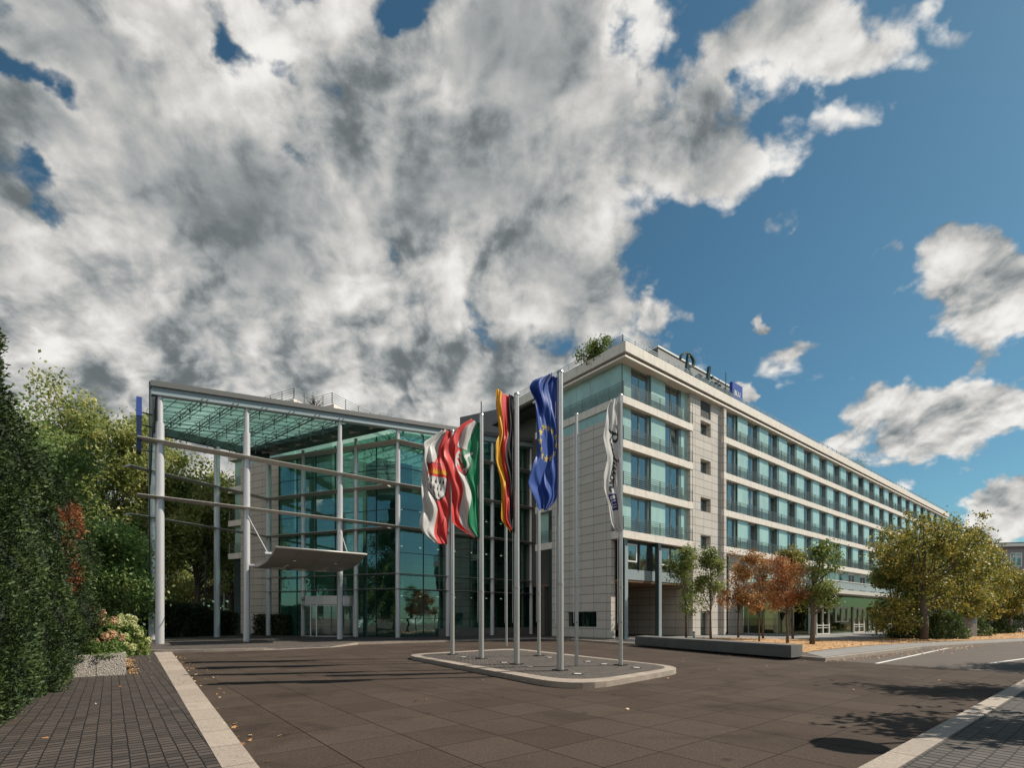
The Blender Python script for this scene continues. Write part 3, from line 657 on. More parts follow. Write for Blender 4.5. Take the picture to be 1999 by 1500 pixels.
for j in range(5): MB().box(HF, .1, .16, 1.1+j*1.21, 1.1+(j+1)*1.21-.02, 15.75, 16.5).build('clerestory_panel', M['teal'], hotel)
MB().box(HF, 12.9, 13.28, b2+.003, 1.0, 0, ZS[0]-SB).build('reveal', M['stone'], hotel)
# far end wall
MB().box(HF, END-.4, END, .3, 15, 0, 19.48).build('end_wall', M['stone'], hotel)
# roof railing
mb = MB(); railing(mb, HF, .1, END, .1, PT, n=5, h=.75, step=1.35, w=.034, pw=.05); mb.build('roof_railing', M['roofrail'], hotel)
mb = MB(); railing(mb, HF, .1, 12, .1, PT, 'y', n=5, h=.75, step=1.35, w=.034, pw=.05); mb.build('roof_railing', M['roofrail'], hotel)
# rooftop plant room with white coping
ax0, ax1 = along(HF, 1285, 3.0), along(HF, 1442, 3.0)
MB().box(HF, ax0, ax1, 3.0, 6.2, 20.0, 24.35).build('plant_room', M['greypanel'], hotel)
MB().box(HF, ax0-.05, ax1+.05, 2.94, 6.25, 24.35, 24.5).build('coping', M['white'], hotel)
MB().tube([P(HF, 18.5, 2.6, 20), P(HF, 18.5, 2.6, 25.2)], .05, 6).build('mast', M['rail'], hotel)
# undercroft of the corner block
for x in (.12, 4.05):
    mb = MB(); mb.cm = 1; mb.box(HF, x, x+.34, -.2+.2, .3, .1, 7.14); mb.cm = 0; mb.box(HF, x+.02, x+.34, -.06, -.002, .1, 6.6)
    mb.build('column', [M['steelblue'], M['steeldark']], hotel)
MB().box(HF, .45, 8.6, .55, 9, 4.18, 4.34).build('soffit', M['soffit'], hotel)
mb = MB(); mb.box(HF, .5, 8.6, .50, .56, 4.34, 5.08); mb.build('spandrel', M['steelblue'], hotel)
mb = MB()
for x in (.5, 2.35, 3.8, 6.2, 8.0): mb.box(HF, x, x+.12, .44, .60, 5.08, 7.14)
mb.box(HF, .5, 8.6, .44, .60, 6.95, 7.14); mb.build('window_wall', M['framedark'], hotel)
MB().box(HF, .62, 8.6, .52, .54, 5.08, 6.95).build('glazing', M['winglass'], hotel)
for x in (.95, 4.9):
    f = MB(); z0, z1_ = 5.6, 6.9; w_ = .1; y = .40
    f.box(HF, x, x+w_, y, y+.08, z0, z1_); f.box(HF, x+1.1-w_, x+1.1, y, y+.08, z0, z1_); f.box(HF, x+w_, x+1.1-w_, y, y+.08, z0, z0+w_); f.box(HF, x+w_, x+1.1-w_, y, y+.08, z1_-w_, z1_)
    o = f.build('opening_window', M['white'], hotel); MB().box(HF, x+w_, x+1.1-w_, y+.03, y+.05, z0+w_, z1_-w_).build('pane', M['winglass'], o)
c = MB(); pts = [(2.3+i*.09, 1.0+(.06 if i % 2 else 0)) for i in range(18)]
for (a, ya), (b, yb) in zip(pts[:-1], pts[1:]): c.quad(P(HF, a, ya, 4.4), P(HF, b, yb, 4.4), P(HF, b, yb, 7.0), P(HF, a, ya, 7.0))
c.build('curtain', M['curtain'], hotel)
MB().box(HF, 8.62, 9.0, .703, 9, 0, 4.3).build('porch_side_wall', M['stone'], hotel)
MB().box(HF, .46, 8.6, 8.6, 9, 0, 4.17).build('porch_back_wall', M['room'], hotel)
MB().box(HF, .46, .52, 1.2, 1.9, .1, 7.1).build('teal_return_panel', M['teal'], hotel)
# podium (ground floor wing with white-framed doors)
py_ = -5.2; pa0 = 17.6; pa1 = 80
MB().box(HF, pa0-.9, pa1+1, py_-1.3, 1, 3.66, 3.98).build('podium_roof_edge', M['white'], hotel)
MB().box(HF, pa0-.3, pa1, py_-.4, 1, 3.98, 4.12).build('podium_roof', M['greypanel'], hotel)
mb = MB(); mb.box(HF, pa0-.4, pa1, py_-.25, py_-.15, 4.22, 4.82); mb.box(HF, pa0-.4, pa0-.3, py_-.15, .3, 4.22, 4.82); mb.build('terrace_balustrade', M['steelblue'], hotel)
mb = MB(); mb.box(HF, pa0-.45, pa1, py_-.29, py_-.10, 4.86, 4.92); mb.build('terrace_handrail', M['white'], hotel)
mb = MB(); mb.box(HF, pa0+.1, pa1, py_+.03, py_+.06, .15, 3.66); mb.box(HF, pa0, pa0+.03, py_+.1, .4, .15, 3.66); mb.build('shopfront_glass', M['shopglass'], hotel)
mb = MB(); mb.box(HF, pa0-.03, pa1, py_-.05, py_+.12, .05, .22); mb.box(HF, pa0-.06, pa0+.06, py_+.12, .4, .05, .22); mb.box(HF, pa0-.06, pa0+.12, py_-.06, py_+.12, .22, 3.66)
for yy in (-3.9, -2.6, -1.3, -.05): mb.box(HF, pa0-.04, pa0+.06, yy-.04, yy+.04, .22, 3.66)
mb.build('shopfront_frame', M['steelblue'], hotel)
# timber-coloured slats behind the glass
mb = MB(); rs = random.Random(3); x = pa0+.5
while x < pa1-1:
    w_ = rs.uniform(.12, .6); mb.box(HF, x, x+w_, py_+.5, py_+.56, .15, 3.6); x += w_+rs.uniform(.25, .9)
mb.build('curtain_panels', simple('olive_brown_curtains', (.15, .10, .045), .9, 0, .35), hotel)
MB().box(HF, pa0+1.2, pa1, py_+3.0, py_+3.1, .15, 3.6).build('inner_wall', M['room'], hotel)
for i, (pxa, pxb, door) in enumerate([(1595, 1620.5, 1), (1633, 1657, 0), (1667.5, 1688.5, 1), (1698, 1716, 1), (1727, 1743, 1), (1751, 1766, 1)]):
    x0, x1_ = along(HF, pxa, py_-.1), along(HF, pxb, py_-.1); z0, z1_ = (.16, 2.62) if door else (1.2, 2.62); w_ = .12; y = py_-.1; xm = (x0+x1_)/2
    f = MB()
    for x in (x0, xm-w_/2, x1_-w_): f.box(HF, x, x+w_, y, y+.1, z0, z1_)
    for a, b in ((x0+w_, xm-w_/2), (xm+w_/2, x1_-w_)):
        f.box(HF, a, b, y+.005, y+.095, z0, z0+.1); f.box(HF, a, b, y+.005, y+.095, z1_-.18, z1_)
        if door: f.box(HF, a, b, y+.005, y+.095, .92, .99); f.box(HF, a, b, y+.005, y+.095, .72, .76)
    o = f.build('door' if door else 'opening_window', M['white'], hotel)
    MB().box(HF, x0+w_, x1_-w_, y+.11, y+.125, z0+.1, z1_-.18).build('pane', M['shopglass'], o)
# ground floor between pier and podium, and the first floor above it
MB().box(HF, 13.28, 15.0, .5, .6, 0, 7.15).build('recess_panel', M['steeldark'], hotel)
MB().box(HF, 15.0, pa0-.06, .4, .6, 0, 7.15).build('recess_stone', M['stone'], hotel)
x = pa0
while x < END-4:
    mb = MB(); y = .35
    mb.box(HF, x, x+1.7, y, y+.06, 4.12, 7.15); mb.build('glass_panel', M['teal'], hotel)
    f = MB()
    for q in (x+1.7, x+2.75, x+3.8): f.box(HF, q, q+.07, y-.03, y+.05, 4.12, 7.15)
    f.box(HF, x+1.77, x+3.8, y-.03, y+.05, 6.9, 7.15); o = f.build('first_floor_window', M['white'], hotel)
    MB().box(HF, x+1.77, x+3.8, y, y+.02, 4.12, 6.9).build('pane', M['winglass'], o)
    x += 4.02
MB().box(HF, pa0, END-1, 2.6, 2.7, 4.15, 7.1).build('first_floor_inner_wall', M['room'], hotel)

# ------------------------------------------------------------------ script lettering
LET = {
 'R': ([[(-.55, 1.75), (-.2, 2.25), (.5, 2.6), (1.15, 2.45), (1.45, 2.0), (1.2, 1.55), (.7, 1.3), (.35, 1.22), (.8, .8), (1.35, .15), (1.7, -.05)], [(.55, 2.35), (.4, 1.4), (.15, .3), (-.15, -.35)]], 1.75),
 'a': ([[(.75, .85), (.45, 1.0), (.12, .7), (.08, .2), (.35, .02), (.65, .4), (.82, .95), (.72, .3), (.85, .03), (1.05, .15)]], 1.1),
 'd': ([[(.75, .85), (.45, 1.0), (.12, .7), (.08, .2), (.35, .02), (.65, .4), (.95, 1.4), (1.1, 2.4), (.85, 1.2), (.78, .3), (.9, .03), (1.1, .15)]], 1.15),
 'i': ([[(.1, .25), (.35, .95), (.28, .3), (.4, .03), (.6, .2)], [(.42, 1.45), (.48, 1.55)]], .6),
 's': ([[(.05, .2), (.45, 1.1), (.35, .75), (.6, .4), (.45, .05), (.1, .1)]], .7),
 'o': ([[(.5, .95), (.15, .75), (.1, .25), (.38, .02), (.68, .3), (.7, .75), (.45, .98), (.9, .85)]], .9),
 'n': ([[(.1, .9), (.2, .1), (.3, .6), (.6, .98), (.75, .7), (.7, .15), (.95, .05), (1.25, .35)]], 1.2)}
def catmull(p, n=5):
    p = [np.array(q, float) for q in p]
    if len(p) < 3: return p
    p = [2*p[0]-p[1]]+p+[2*p[-1]-p[-2]]; out = []
    for i in range(1, len(p)-2):
        for k in range(n):
            s = k/n; out.append(.5*((2*p[i])+(-p[i-1]+p[i+1])*s+(2*p[i-1]-5*p[i]+4*p[i+1]-p[i+2])*s*s+(-p[i-1]+3*p[i]-3*p[i+1]+p[i+2])*s**3))
    out.append(p[-2]); return out
def script_word(word='Radisson'):
    x = .6; out = []
    for ch in word:
        st, w = LET[ch]
        for s in st: out.append([q+np.array([x, 0]) for q in catmull(s)])
        x += w
    return out, x
STR, SW = script_word()
def script_mesh(mb, origin, ux, uz, un, scale, wid, depth):
    """extruded brush strokes on a plane: ux right, uz up, un outward"""
    for st in STR:
        n = len(st)
        for i in range(n-1):
            a, b = st[i], st[i+1]; d = b-a; L = np.linalg.norm(d)
            if L < 1e-6: continue
            d /= L; nn = np.array([-d[1], d[0]]); ang = abs(d[1]); w_ = wid*(.55+.75*ang)
            a2, b2_ = a-d*w_*.25, b+d*w_*.25
            q = [a2-nn*w_/2, b2_-nn*w_/2, b2_+nn*w_/2, a2+nn*w_/2]
            f_ = lambda p, o_: origin+(ux*p[0]+uz*p[1])*scale+un*o_
            mb.hexa([f_(p, 0) for p in q]+[f_(p, depth) for p in q])
def text_mesh(s, size, origin, ux, uz, un, depth, bold=.0):
    cu = bpy.data.curves.new('t', 'FONT'); cu.body = s; cu.size = size; cu.extrude = depth/2; cu.offset = bold
    o = bpy.data.objects.new('t', cu); me = o.to_mesh()
    V = np.array([v.co[:] for v in me.vertices]); F = [tuple(p.vertices) for p in me.polygons]
    V2 = origin+np.outer(V[:, 0], ux)+np.outer(V[:, 1], uz)+np.outer(V[:, 2], un); o.to_mesh_clear(); bpy.data.objects.remove(o)
    return V2, F
# rooftop sign
sa0 = along(HF, 1318, .75); sa1 = along(HF, 1429, .75); so = P(HF, sa0+.6, .75, 21.0); sc = (sa1-sa0-.7)/SW
rs_ = empty('rooftop_sign', P(HF, sa0, 1.6, 20.0), 'dark green script hotel name with blue square standing on the roof edge', 'sign')
mb = MB(); script_mesh(mb, so, A, Z*.86, -B, sc, .18, .22); mb.build('lettering', M['signgreen'], rs_)
bq0, bq1 = along(HF, 1430.5, .7), along(HF, 1450, .7)
bo = MB().box(HF, bq0, bq1, .7, .98, 20.7, 22.95).build('blue_panel', M['blue'], rs_)
V, F = text_mesh('BLU', .62, P(HF, bq0+.3, .69, 21.85), A, Z, -B, .02, .01); np_obj('lettering', V, F, M['white'], bo)
mb = MB()
for x in np.arange(sa0+.5, bq1, 1.5): mb.rod(P(HF, x, 1.05, 19.95), P(HF, x, 1.05, 21.9), .06)
mb.rod(P(HF, sa0, 1.05, 21.1), P(HF, bq1, 1.05, 21.1), .06); mb.build('support_frame', M['rail'], rs_)

# ------------------------------------------------------------------ entrance hall
hall = empty('entrance_hall', G0, 'green glass entrance hall with silver columns, blade fins and open sloping canopy frame', 'building')
ROOF0, RS = 14.9, .105
def rz(p): return ROOF0+RS*float(np.dot(p-P0, A))
def col(p, r, top=None, step=True):
    p = np.array(p, float); top = rz(p)-.72 if top is None else top
    mb = MB(); mb.tube([p+Z*.1, p+Z*(top-1.5 if step else top)], r, 20)
    if step: mb.tube([p+Z*(top-1.5), p+Z*top], r*.72, 16)
    o = mb.build('column', M['column'], hall); smooth_by_angle(o); return o
SC = [0, 4.44, 10.27, 14.63, 18.97, 23.4, 27.8]
for i, s in enumerate(SC): col(P(FF, s, 0, 0), [.215, .195, .19, .18, .18, .18, .18][i])
for p in (R0, R1, R2): col(p, .21, step=False)
for px in (592.5, 695.5): col(P(WF, along(WF, px), 0, 0), .18)
LEV = [(3.8, .62, .045), (4.94, .62, .045), (8.42, 1.05, .11), (11.58, 1.05, .11), (14.9, 1.05, .11)]
def fin(pts, z, dep, th, name='sunshade_fin'):
    """horizontal blade with a lens-shaped section along a polyline of plan points"""
    pts = [np.array(p, float) for p in pts]; n = len(pts); rows = []
    for i, p in enumerate(pts):
        dn = []
        if i > 0: d = pts[i]-pts[i-1]; d /= np.linalg.norm(d); dn.append(np.array([-d[1], d[0], 0]))
        if i < n-1: d = pts[i+1]-pts[i]; d /= np.linalg.norm(d); dn.append(np.array([-d[1], d[0], 0]))
        m_ = sum(dn)/len(dn); m_ = m_/np.dot(m_, dn[0])/1.0
        rows.append([p-m_*dep/2+Z*(z+th*.15), p-m_*dep/2+Z*(z-th*.15), p-m_*dep*.2+Z*(z-th*.5), p+m_*dep*.2+Z*(z-th*.5), p+m_*dep/2+Z*(z-th*.15), p+m_*dep/2+Z*(z+th*.15), p+m_*dep*.2+Z*(z+th*.5), p-m_*dep*.2+Z*(z+th*.5)])
    V = np.array(rows).reshape(-1, 3); F = []
    for i in range(n-1):
        for j in range(8): a = i*8+j; b = i*8+(j+1) % 8; F.append((a, b, b+8, a+8))
    F.append(tuple(range(7, -1, -1))); F.append(tuple((n-1)*8+j for j in range(8)))
    o = np_obj(name, V, F, M['fin'], hall); bmflip(o); return o
import bmesh
def bmflip(o):
    bm = bmesh.new(); bm.from_mesh(o.data); bmesh.ops.recalc_face_normals(bm, faces=bm.faces); bm.to_mesh(o.data); bm.free()
Pf = lambda s, t=0: P(FF, s, t, 0)
ext = (R2-G0)/LW
for z, dep, th in LEV[:2]: fin([R2+ext*1.1, G0, Pf(31)], z, dep, th)
for z, dep, th in LEV[2:4]:
    fin([Pf(-1.05), Pf(31)], z, dep, th)
    fin([R0+(R0-R1)/np.linalg.norm(R1-R0)*1.5, R0, R2], z, dep*.8, th)
    fin([R2+(G0-R2)*.02, G0+(R2-G0)*.06], z-.005, dep, th)
fin([R2+ext*.1, G0, Pf(31)], 14.9-.06, .95, .08)
# glass walls (set back behind the columns)
gs = .55
rt = random.Random(11)
def panes(g, fr, a, b, y, z0, ztop, rows_):
    zs_ = [z0]+[z for z in rows_ if z0+.2 < z < min(ztop(a), ztop(b))-.2]
    for i, za in enumerate(zs_):
        last = i == len(zs_)-1; zb0, zb1 = (ztop(a), ztop(b)) if last else (zs_[i+1], zs_[i+1])
        tx, tz = rt.uniform(-.012, .012), rt.uniform(-.010, .010); xc, zc = (a+b)/2, (za+zb0)/2
        f_ = lambda x, z: P(fr, x, y+tx*(x-xc)+tz*(z-zc), z)
        g.quad(f_(a, za), f_(b, za), f_(b, zb1), f_(a, zb0))
def glasswall(fr, x0, x1_, y, zt, name, mull, rows):
    f = MB(); 
    for x in mull: f.box(fr, x-.022, x+.022, y-.05, y+.05, .15, zt(P(fr, x, y, 0))-.7)
    for z in rows: f.box(fr, x0, x1_, y-.035, y+.035, z-.022, z+.022)
    f.box(fr, x0, x1_, y-.06, y+.06, .1, .2)
    o = f.build(name, M['framedark'], hall)
    xs = [x0]+[m_ for m_ in mull if x0 < m_ < x1_]+[x1_]; g = MB()
    for a, b in zip(xs[:-1], xs[1:]):
        panes(g, fr, a, b, y, .2, lambda x: zt(P(fr, x, y, 0))-.7, rows)
    g.build('pane', M['hallglass'], o)
rows = [1.55, 3.75, 4.9, 6.6, 8.4, 9.95, 11.6, 13.1, 14.8]
wx0 = along(WF, 545, gs); wx1 = LW-.35
dx0, dx1 = along(WF, 598, gs), along(WF, 692, gs)
mullW = [wx0+.03]+[wx0+(wx1-wx0)*k/6 for k in range(1, 6)]+[wx1]
# leave the doorway open below 3.3 m
f = MB(); y = gs
for x in mullW:
    lo = .15 if not (dx0+.1 < x < dx1-.1) else 3.35
    f.box(WF, x-.025, x+.025, y-.05, y+.05, lo, rz(P(WF, x, y, 0))-.7)
for z in rows:
    if z < 3.3:
        f.box(WF, wx0, dx0, y-.035, y+.035, z-.022, z+.022); f.box(WF, dx1, wx1, y-.035, y+.035, z-.022, z+.022)
    else: f.box(WF, wx0, wx1, y-.035, y+.035, z-.022, z+.022)
o = f.build('glass_wall', M['framedark'], hall); g = MB()
xs_ = sorted([wx0, wx1, dx0, dx1]+[m_ for m_ in mullW if wx0+.1 < m_ < wx1-.1])
for a, b in zip(xs_[:-1], xs_[1:]):
    if b-a < .02: continue
    panes(g, WF, a, b, gs, 3.35 if dx0-.01 < (a+b)/2 < dx1+.01 else .15, lambda x: rz(P(WF, x, gs, 0))-.7, rows)
g.build('pane', M['hallglass'], o)
mullF = [14.63+.25+4.4*k/2 for k in range(0, 8)]
glasswall(FF, 14.63+.2, 30.5, gs, rz, 'glass_wall', mullF, rows)
glasswall(frame(P(WF, wx0, gs, 0), E, -U), 0, 9, 0, rz, 'glass_wall', [3, 6, 9], rows)
# plinth along the front glass
MB().box(FF, 18.4, 30, .1, .5, .1, .75).build('plinth', M['concrete'], hall)
# roof edge beam and fascia
mb = MB(); up = MB(); lowb = MB()
e0, e1 = -.45, 31
def sb(m_, s0, s1, t0, t1, h0, h1):
    z0a, z0b = ROOF0+RS*s0, ROOF0+RS*s1
    m_.hexa([Pf(s0, t0)+Z*(z0a+h0), Pf(s1, t0)+Z*(z0b+h0), Pf(s1, t1)+Z*(z0b+h0), Pf(s0, t1)+Z*(z0a+h0), Pf(s0, t0)+Z*(z0a+h1), Pf(s1, t0)+Z*(z0b+h1), Pf(s1, t1)+Z*(z0b+h1), Pf(s0, t1)+Z*(z0a+h1)])
sb(up, e0, e1, -.42, .2, -.30, 0); up.build('roof_fascia', M['greypanel'], hall)
sb(lowb, e0+.05, e1, -.28, .18, -.72, -.302); lowb.build('roof_edge_beam', M['steelblue'], hall)
# side + rear beams
def beam(m_, a, b, w_, h0, h1):
    a = np.array(a); b = np.array(b); d = (b-a)/np.linalg.norm(b-a); n_ = np.array([-d[1], d[0], 0])*w_/2; za, zb = rz(a), rz(b)
    m_.hexa([a-n_+Z*(za+h0), b-n_+Z*(zb+h0), b+n_+Z*(zb+h0), a+n_+Z*(za+h0), a-n_+Z*(za+h1), b-n_+Z*(zb+h1), b+n_+Z*(zb+h1), a+n_+Z*(za+h1)])
mb = MB(); beam(mb, P0+B*.25, R0, .3, -.75, -.03); beam(mb, R0, R2, .3, -.75, -.03); mb.build('roof_edge_beam', M['steeldark'], hall)
# dark side screen with blue sign arms
q0, q1 = P0-A*.35-B*.2, P0-A*.35+B*2.6
mb = MB(); mb.hexa([q0+Z*12.6, q0+A*.06+Z*12.6, q1+A*.06+Z*9.6, q1+Z*9.6, q0+Z*14.95, q0+A*.06+Z*14.95, q1+A*.06+Z*15.9, q1+Z*15.9]); mb.build('side_screen', M['framedark'], hall)
mb = MB(); mb.rod(q1+Z*4, q1+Z*15.9, .05); mb.build('side_screen_mast', M['framedark'], hall)
# glass roof + soffit strip
S1, S3 = 12.2, 14.4
gA, gB = Pf(.1, .22), Pf(S1, .22); gC = R2+(G0-R2)*.02-Wn*.0+Wn*2.0; gD = R0
def lift(p, dz): return np.array([p[0], p[1], rz(p)+dz])
rg = MB(); rg.quad(*[lift(p, -.22) for p in (gA, gB, R2+Wn*1.8, R2, R0)]); rg.build('roof_glass', M['roofglass'], hall)
sf = MB(); q = [gB, Pf(14.75, .22), R2+Wn*-.2, R2+Wn*1.8]
sf.hexa([lift(p, -.5) for p in q]+[lift(p, -.06) for p in q]); sf.build('soffit', M['steeldark'], hall)
# hall roof behind
q = [Pf(14.75, .2), Pf(31, .2), Pf(31, 13), R2+E*10+U*2, R2+Wn*-.2]
rf = MB(); rf.quad(*[lift(p, -.2) for p in q]); rf.build('roof_glass', M['roofglass'], hall)
# trusses with spider nodes
T = np.array([-.781, .624, 0.]); 
def inside(p):
    poly = [gA, gB, R2+Wn*1.8, R2, R0]; c = False; n_ = len(poly)
    for i in range(n_):
        a, b = poly[i], poly[(i+1) % n_]
        if (a[1] > p[1]) != (b[1] > p[1]) and p[0] < (b[0]-a[0])*(p[1]-a[1])/(b[1]-a[1])+a[0]: c = not c
    return c
def node(m_, p):
    q_ = lift(p, -.62)
    for an in range(4):
        d = np.array([math.cos(an*math.pi/2+.6), math.sin(an*math.pi/2+.6), 0])*.3; m_.rod(q_, lift(p+d, -.26), .035)
    m_.tube([q_+Z*.05, q_-Z*.07], .06, 6); m_.rod(q_-Z*.05, q_-Z*.5, .025); m_.tube([q_-Z*.46, q_-Z*.52], .06, 6)
for k in range(9):
    s0 = .4+1.62*k; st = Pf(s0, .4); mb = MB(); pts = []
    for j in range(0, 12):
        p = st+T*1.65*j
        if inside(p): pts.append(p)
    if len(pts) < 2: continue
    for o_ in (-.13, .13):
        mb.rod(lift(pts[0]+A*o_-T*.8, -.62), lift(pts[-1]+A*o_+T*.8, -.62), .04)
    for p in pts: node(mb, p)
    mb.build('roof_truss', M['rail'], hall)
mb = MB()
for j in range(0, 8):
    a = Pf(.3, .9+1.02*j)
    p0_ = None; last = None
    for q_ in np.arange(-2, 15, .25):
        p = a+A*q_
        if inside(p):
            if p0_ is None: p0_ = p
            last = p
    if p0_ is not None and last is not None and np.linalg.norm(last-p0_) > 1: mb.rod(lift(p0_, -.58), lift(last, -.58), .028)
mb.build('tie_rods', M['rail'], hall)
mb = MB()
def clipline(a, d):
    a0 = a1 = None
    for q_ in np.arange(-12, 16, .15):
        if inside(a+d*q_):
            if a0 is None: a0 = a+d*q_
            a1 = a+d*q_
    return a0, a1
for j in range(14):
    a0, a1 = clipline(Pf(.3, .4+.82*j), A)
    if a0 is not None and np.linalg.norm(a1-a0) > .5: mb.rod(lift(a0, -.25), lift(a1, -.25), .028)
for j in range(16):
    a0, a1 = clipline(Pf(1.2+.81*j, .3), T)
    if a0 is not None and np.linalg.norm(a1-a0) > .5: mb.rod(lift(a0, -.25), lift(a1, -.25), .028)
mb.build('glazing_bars', M['steeldark'], hall)
mb = MB()
for j in range(7):
    p = P(WF, 1.2+1.75*j, -.75, 0); q_ = lift(p, -.56); mb.rod(q_, q_-A*.45+Z*-.12, .05); mb.tube([q_-A*.4-Z*.1, q_-A*.75-Z*.18], [.05, .12], 8)
mb.build('spotlights', M['canopy'], hall)
mb = MB()      # truss inside the hall
for k in range(10):
    st = Pf(15.5+1.65*k, .9)
    for o_ in (-.13, .13): mb.rod(lift(st+A*o_, -.75), lift(st+T*8+A*o_, -.75), .04)
    for j in range(5): node(mb, st+T*1.65*j)
mb.build('inner_roof_trusses', M['rail'], hall)
# entrance canopy
can = MB(); cs0, cs1 = 4.85, 10.0; prof = [(0, 4.72), (-1.5, 4.74), (-3.2, 4.82), (-4.3, 5.05), (-5.3, 5.42)]; topz = [(0, 4.98), (-1.5, 5.0), (-3.2, 5.05), (-4.3, 5.2), (-5.3, 5.5)]
npn = 4
for k in range(npn):
    a0 = cs0+(cs1-cs0)*k/npn+.012; a1 = cs0+(cs1-cs0)*(k+1)/npn-.012
    for (t0, z0), (t1, z1_), (_, y0), (_, y1) in zip(prof[:-1], prof[1:], topz[:-1], topz[1:]):
        can.hexa([Pf(a0, t1)+Z*z1_, Pf(a1, t1)+Z*z1_, Pf(a1, t0)+Z*z0, Pf(a0, t0)+Z*z0, Pf(a0, t1)+Z*y1, Pf(a1, t1)+Z*y1, Pf(a1, t0)+Z*y0, Pf(a0, t0)+Z*y0])
co = can.build('entrance_canopy', M['canopy'], hall)
MB().tube([Pf(cs0-.02, -5.33)+Z*5.47, Pf(cs1+.02, -5.33)+Z*5.47], .055, 10).build('canopy_nosing', M['fin'], hall, smooth=True)
for s in (6.2, 8.6):
    for t_, zz in ((-3.9, 4.93), (-2.4, 4.765), (-1.8, 4.74)): MB().tube([Pf(s, t_)+Z*(zz+.02), Pf(s, t_)+Z*(zz-.03)], .09, 12).build('downlight', M['lampglass'], co)
for s in (5.6, 6.9, 8.3):
    for t_ in (-.7, -1.25): MB().box(FF, s, s+.8, t_-.05, t_+.05, 4.68, 4.72).build('light_strip', M['lampglass'], co)
mb = MB()
for s, zt, t_, zc in ((4.44, 8.0, -4.2, 5.25), (10.27, 7.6, -3.5, 5.1)):
    s2 = cs0 if s < 6 else cs1; mb.rod(Pf(s, -.15)+Z*zt, Pf(s2-.15 if s < 6 else s2-.3, t_)+Z*zc, .045)
mb.tube([Pf(4.6, -.1)+Z*4.85, Pf(4.95, -.3)+Z*4.86], .1, 10); mb.tube([Pf(4.55, -4.2)+Z*5.2, Pf(4.9, -4.2)+Z*5.2], .1, 10)
mb.build('canopy_stays', M['column'], hall)
# revolving door with curved white fascia
dc = (dx0+dx1)/2; dcen = P(WF, dc, gs-.1, 0); rr = (dx1-dx0)/2
def arc(r, n=12, a0=math.pi, a1=2*math.pi): return [P(WF, dc+r*math.cos(a0+(a1-a0)*k/n), gs-.1+.55*r*math.sin(a0+(a1-a0)*k/n), 0) for k in range(n+1)]
o1, i1_ = arc(rr, 12), arc(rr-.12, 12)
f = MB()
for k in range(12): f.hexa([o1[k]+Z*2.62, o1[k+1]+Z*2.62, i1_[k+1]+Z*2.62, i1_[k]+Z*2.62, o1[k]+Z*3.32, o1[k+1]+Z*3.32, i1_[k+1]+Z*3.32, i1_[k]+Z*3.32])
top_ = o1; f.quad(*[p+Z*3.31 for p in o1]); f.quad(*[p+Z*2.63 for p in o1][::-1])
dr_ = f.build('revolving_door', simple('silver_white_door_fascia', (.55, .53, .52), .4, .1, .04), hall); bmflip(dr_)
f = MB()
for k in (0, 1, 5, 6, 9, 12): f.rod(o1[k]+Z*.12, o1[k]+Z*2.62, .08)
for k in range(12): f.rod(o1[k]+Z*.16, o1[k+1]+Z*.16, .06); f.rod(o1[k]+Z*2.55, o1[k+1]+Z*2.55, .06)
f.build('frame', M['column'], dr_)
f = MB()
for k in range(12):
    if k in (2, 3, 4): continue
    f.quad(o1[k]+Z*.2, o1[k+1]+Z*.2, o1[k+1]+Z*2.55, o1[k]+Z*2.55)
f.build('pane', M['winglass'], dr_)
dnr = -WF[2]; p1 = o1[1]-WF[2]*0; p4 = o1[4]
ux = (o1[4]-o1[1])/np.linalg.norm(o1[4]-o1[1]); un = np.array([ux[1], -ux[0], 0])
if un[1] > 0: un = -un
lo = o1[1]+un*.14
MB().hexa([o1[1]+un*.1+Z*2.64, o1[4]+un*.1+Z*2.64, o1[4]+un*.0+Z*2.64, o1[1]+un*.0+Z*2.64, o1[1]+un*.1+Z*3.30, o1[4]+un*.1+Z*3.30, o1[4]+un*.0+Z*3.30, o1[1]+un*.0+Z*3.30]).build('fascia_board', dr_.data.materials[0], dr_)
mb = MB(); script_mesh(mb, lo-un*.03+ux*.1+Z*2.98, ux, Z, un, .105, .28, .02); mb.build('lettering', M['signblack'], dr_)
sq = lo+ux*1.12; mb = MB(); mb.hexa([sq-un*.03+Z*2.94, sq+ux*.3-un*.03+Z*2.94, sq+ux*.3-un*.04+Z*2.94, sq-un*.04+Z*2.94, sq-un*.0+Z*3.24, sq+ux*.3+Z*3.24, sq+ux*.3-un*.04+Z*3.24, sq-un*.04+Z*3.24])
bsq = mb.build('blue_square', M['blue'], dr_); bmflip(bsq)
V, F = text_mesh('BLU', .12, sq+ux*.03+un*.005+Z*3.03, ux, Z, un, .01, .004); np_obj('lettering', V, F, M['white'], bsq)
mb = MB(); 
for q_ in (.25, .72): mb.box(frame(o1[1]+un*.1+ux*q_, ux, -un), 0, .22, -.06, .0, 2.55, 2.62)
mb.build('door_sensor', M['plate'], dr_)
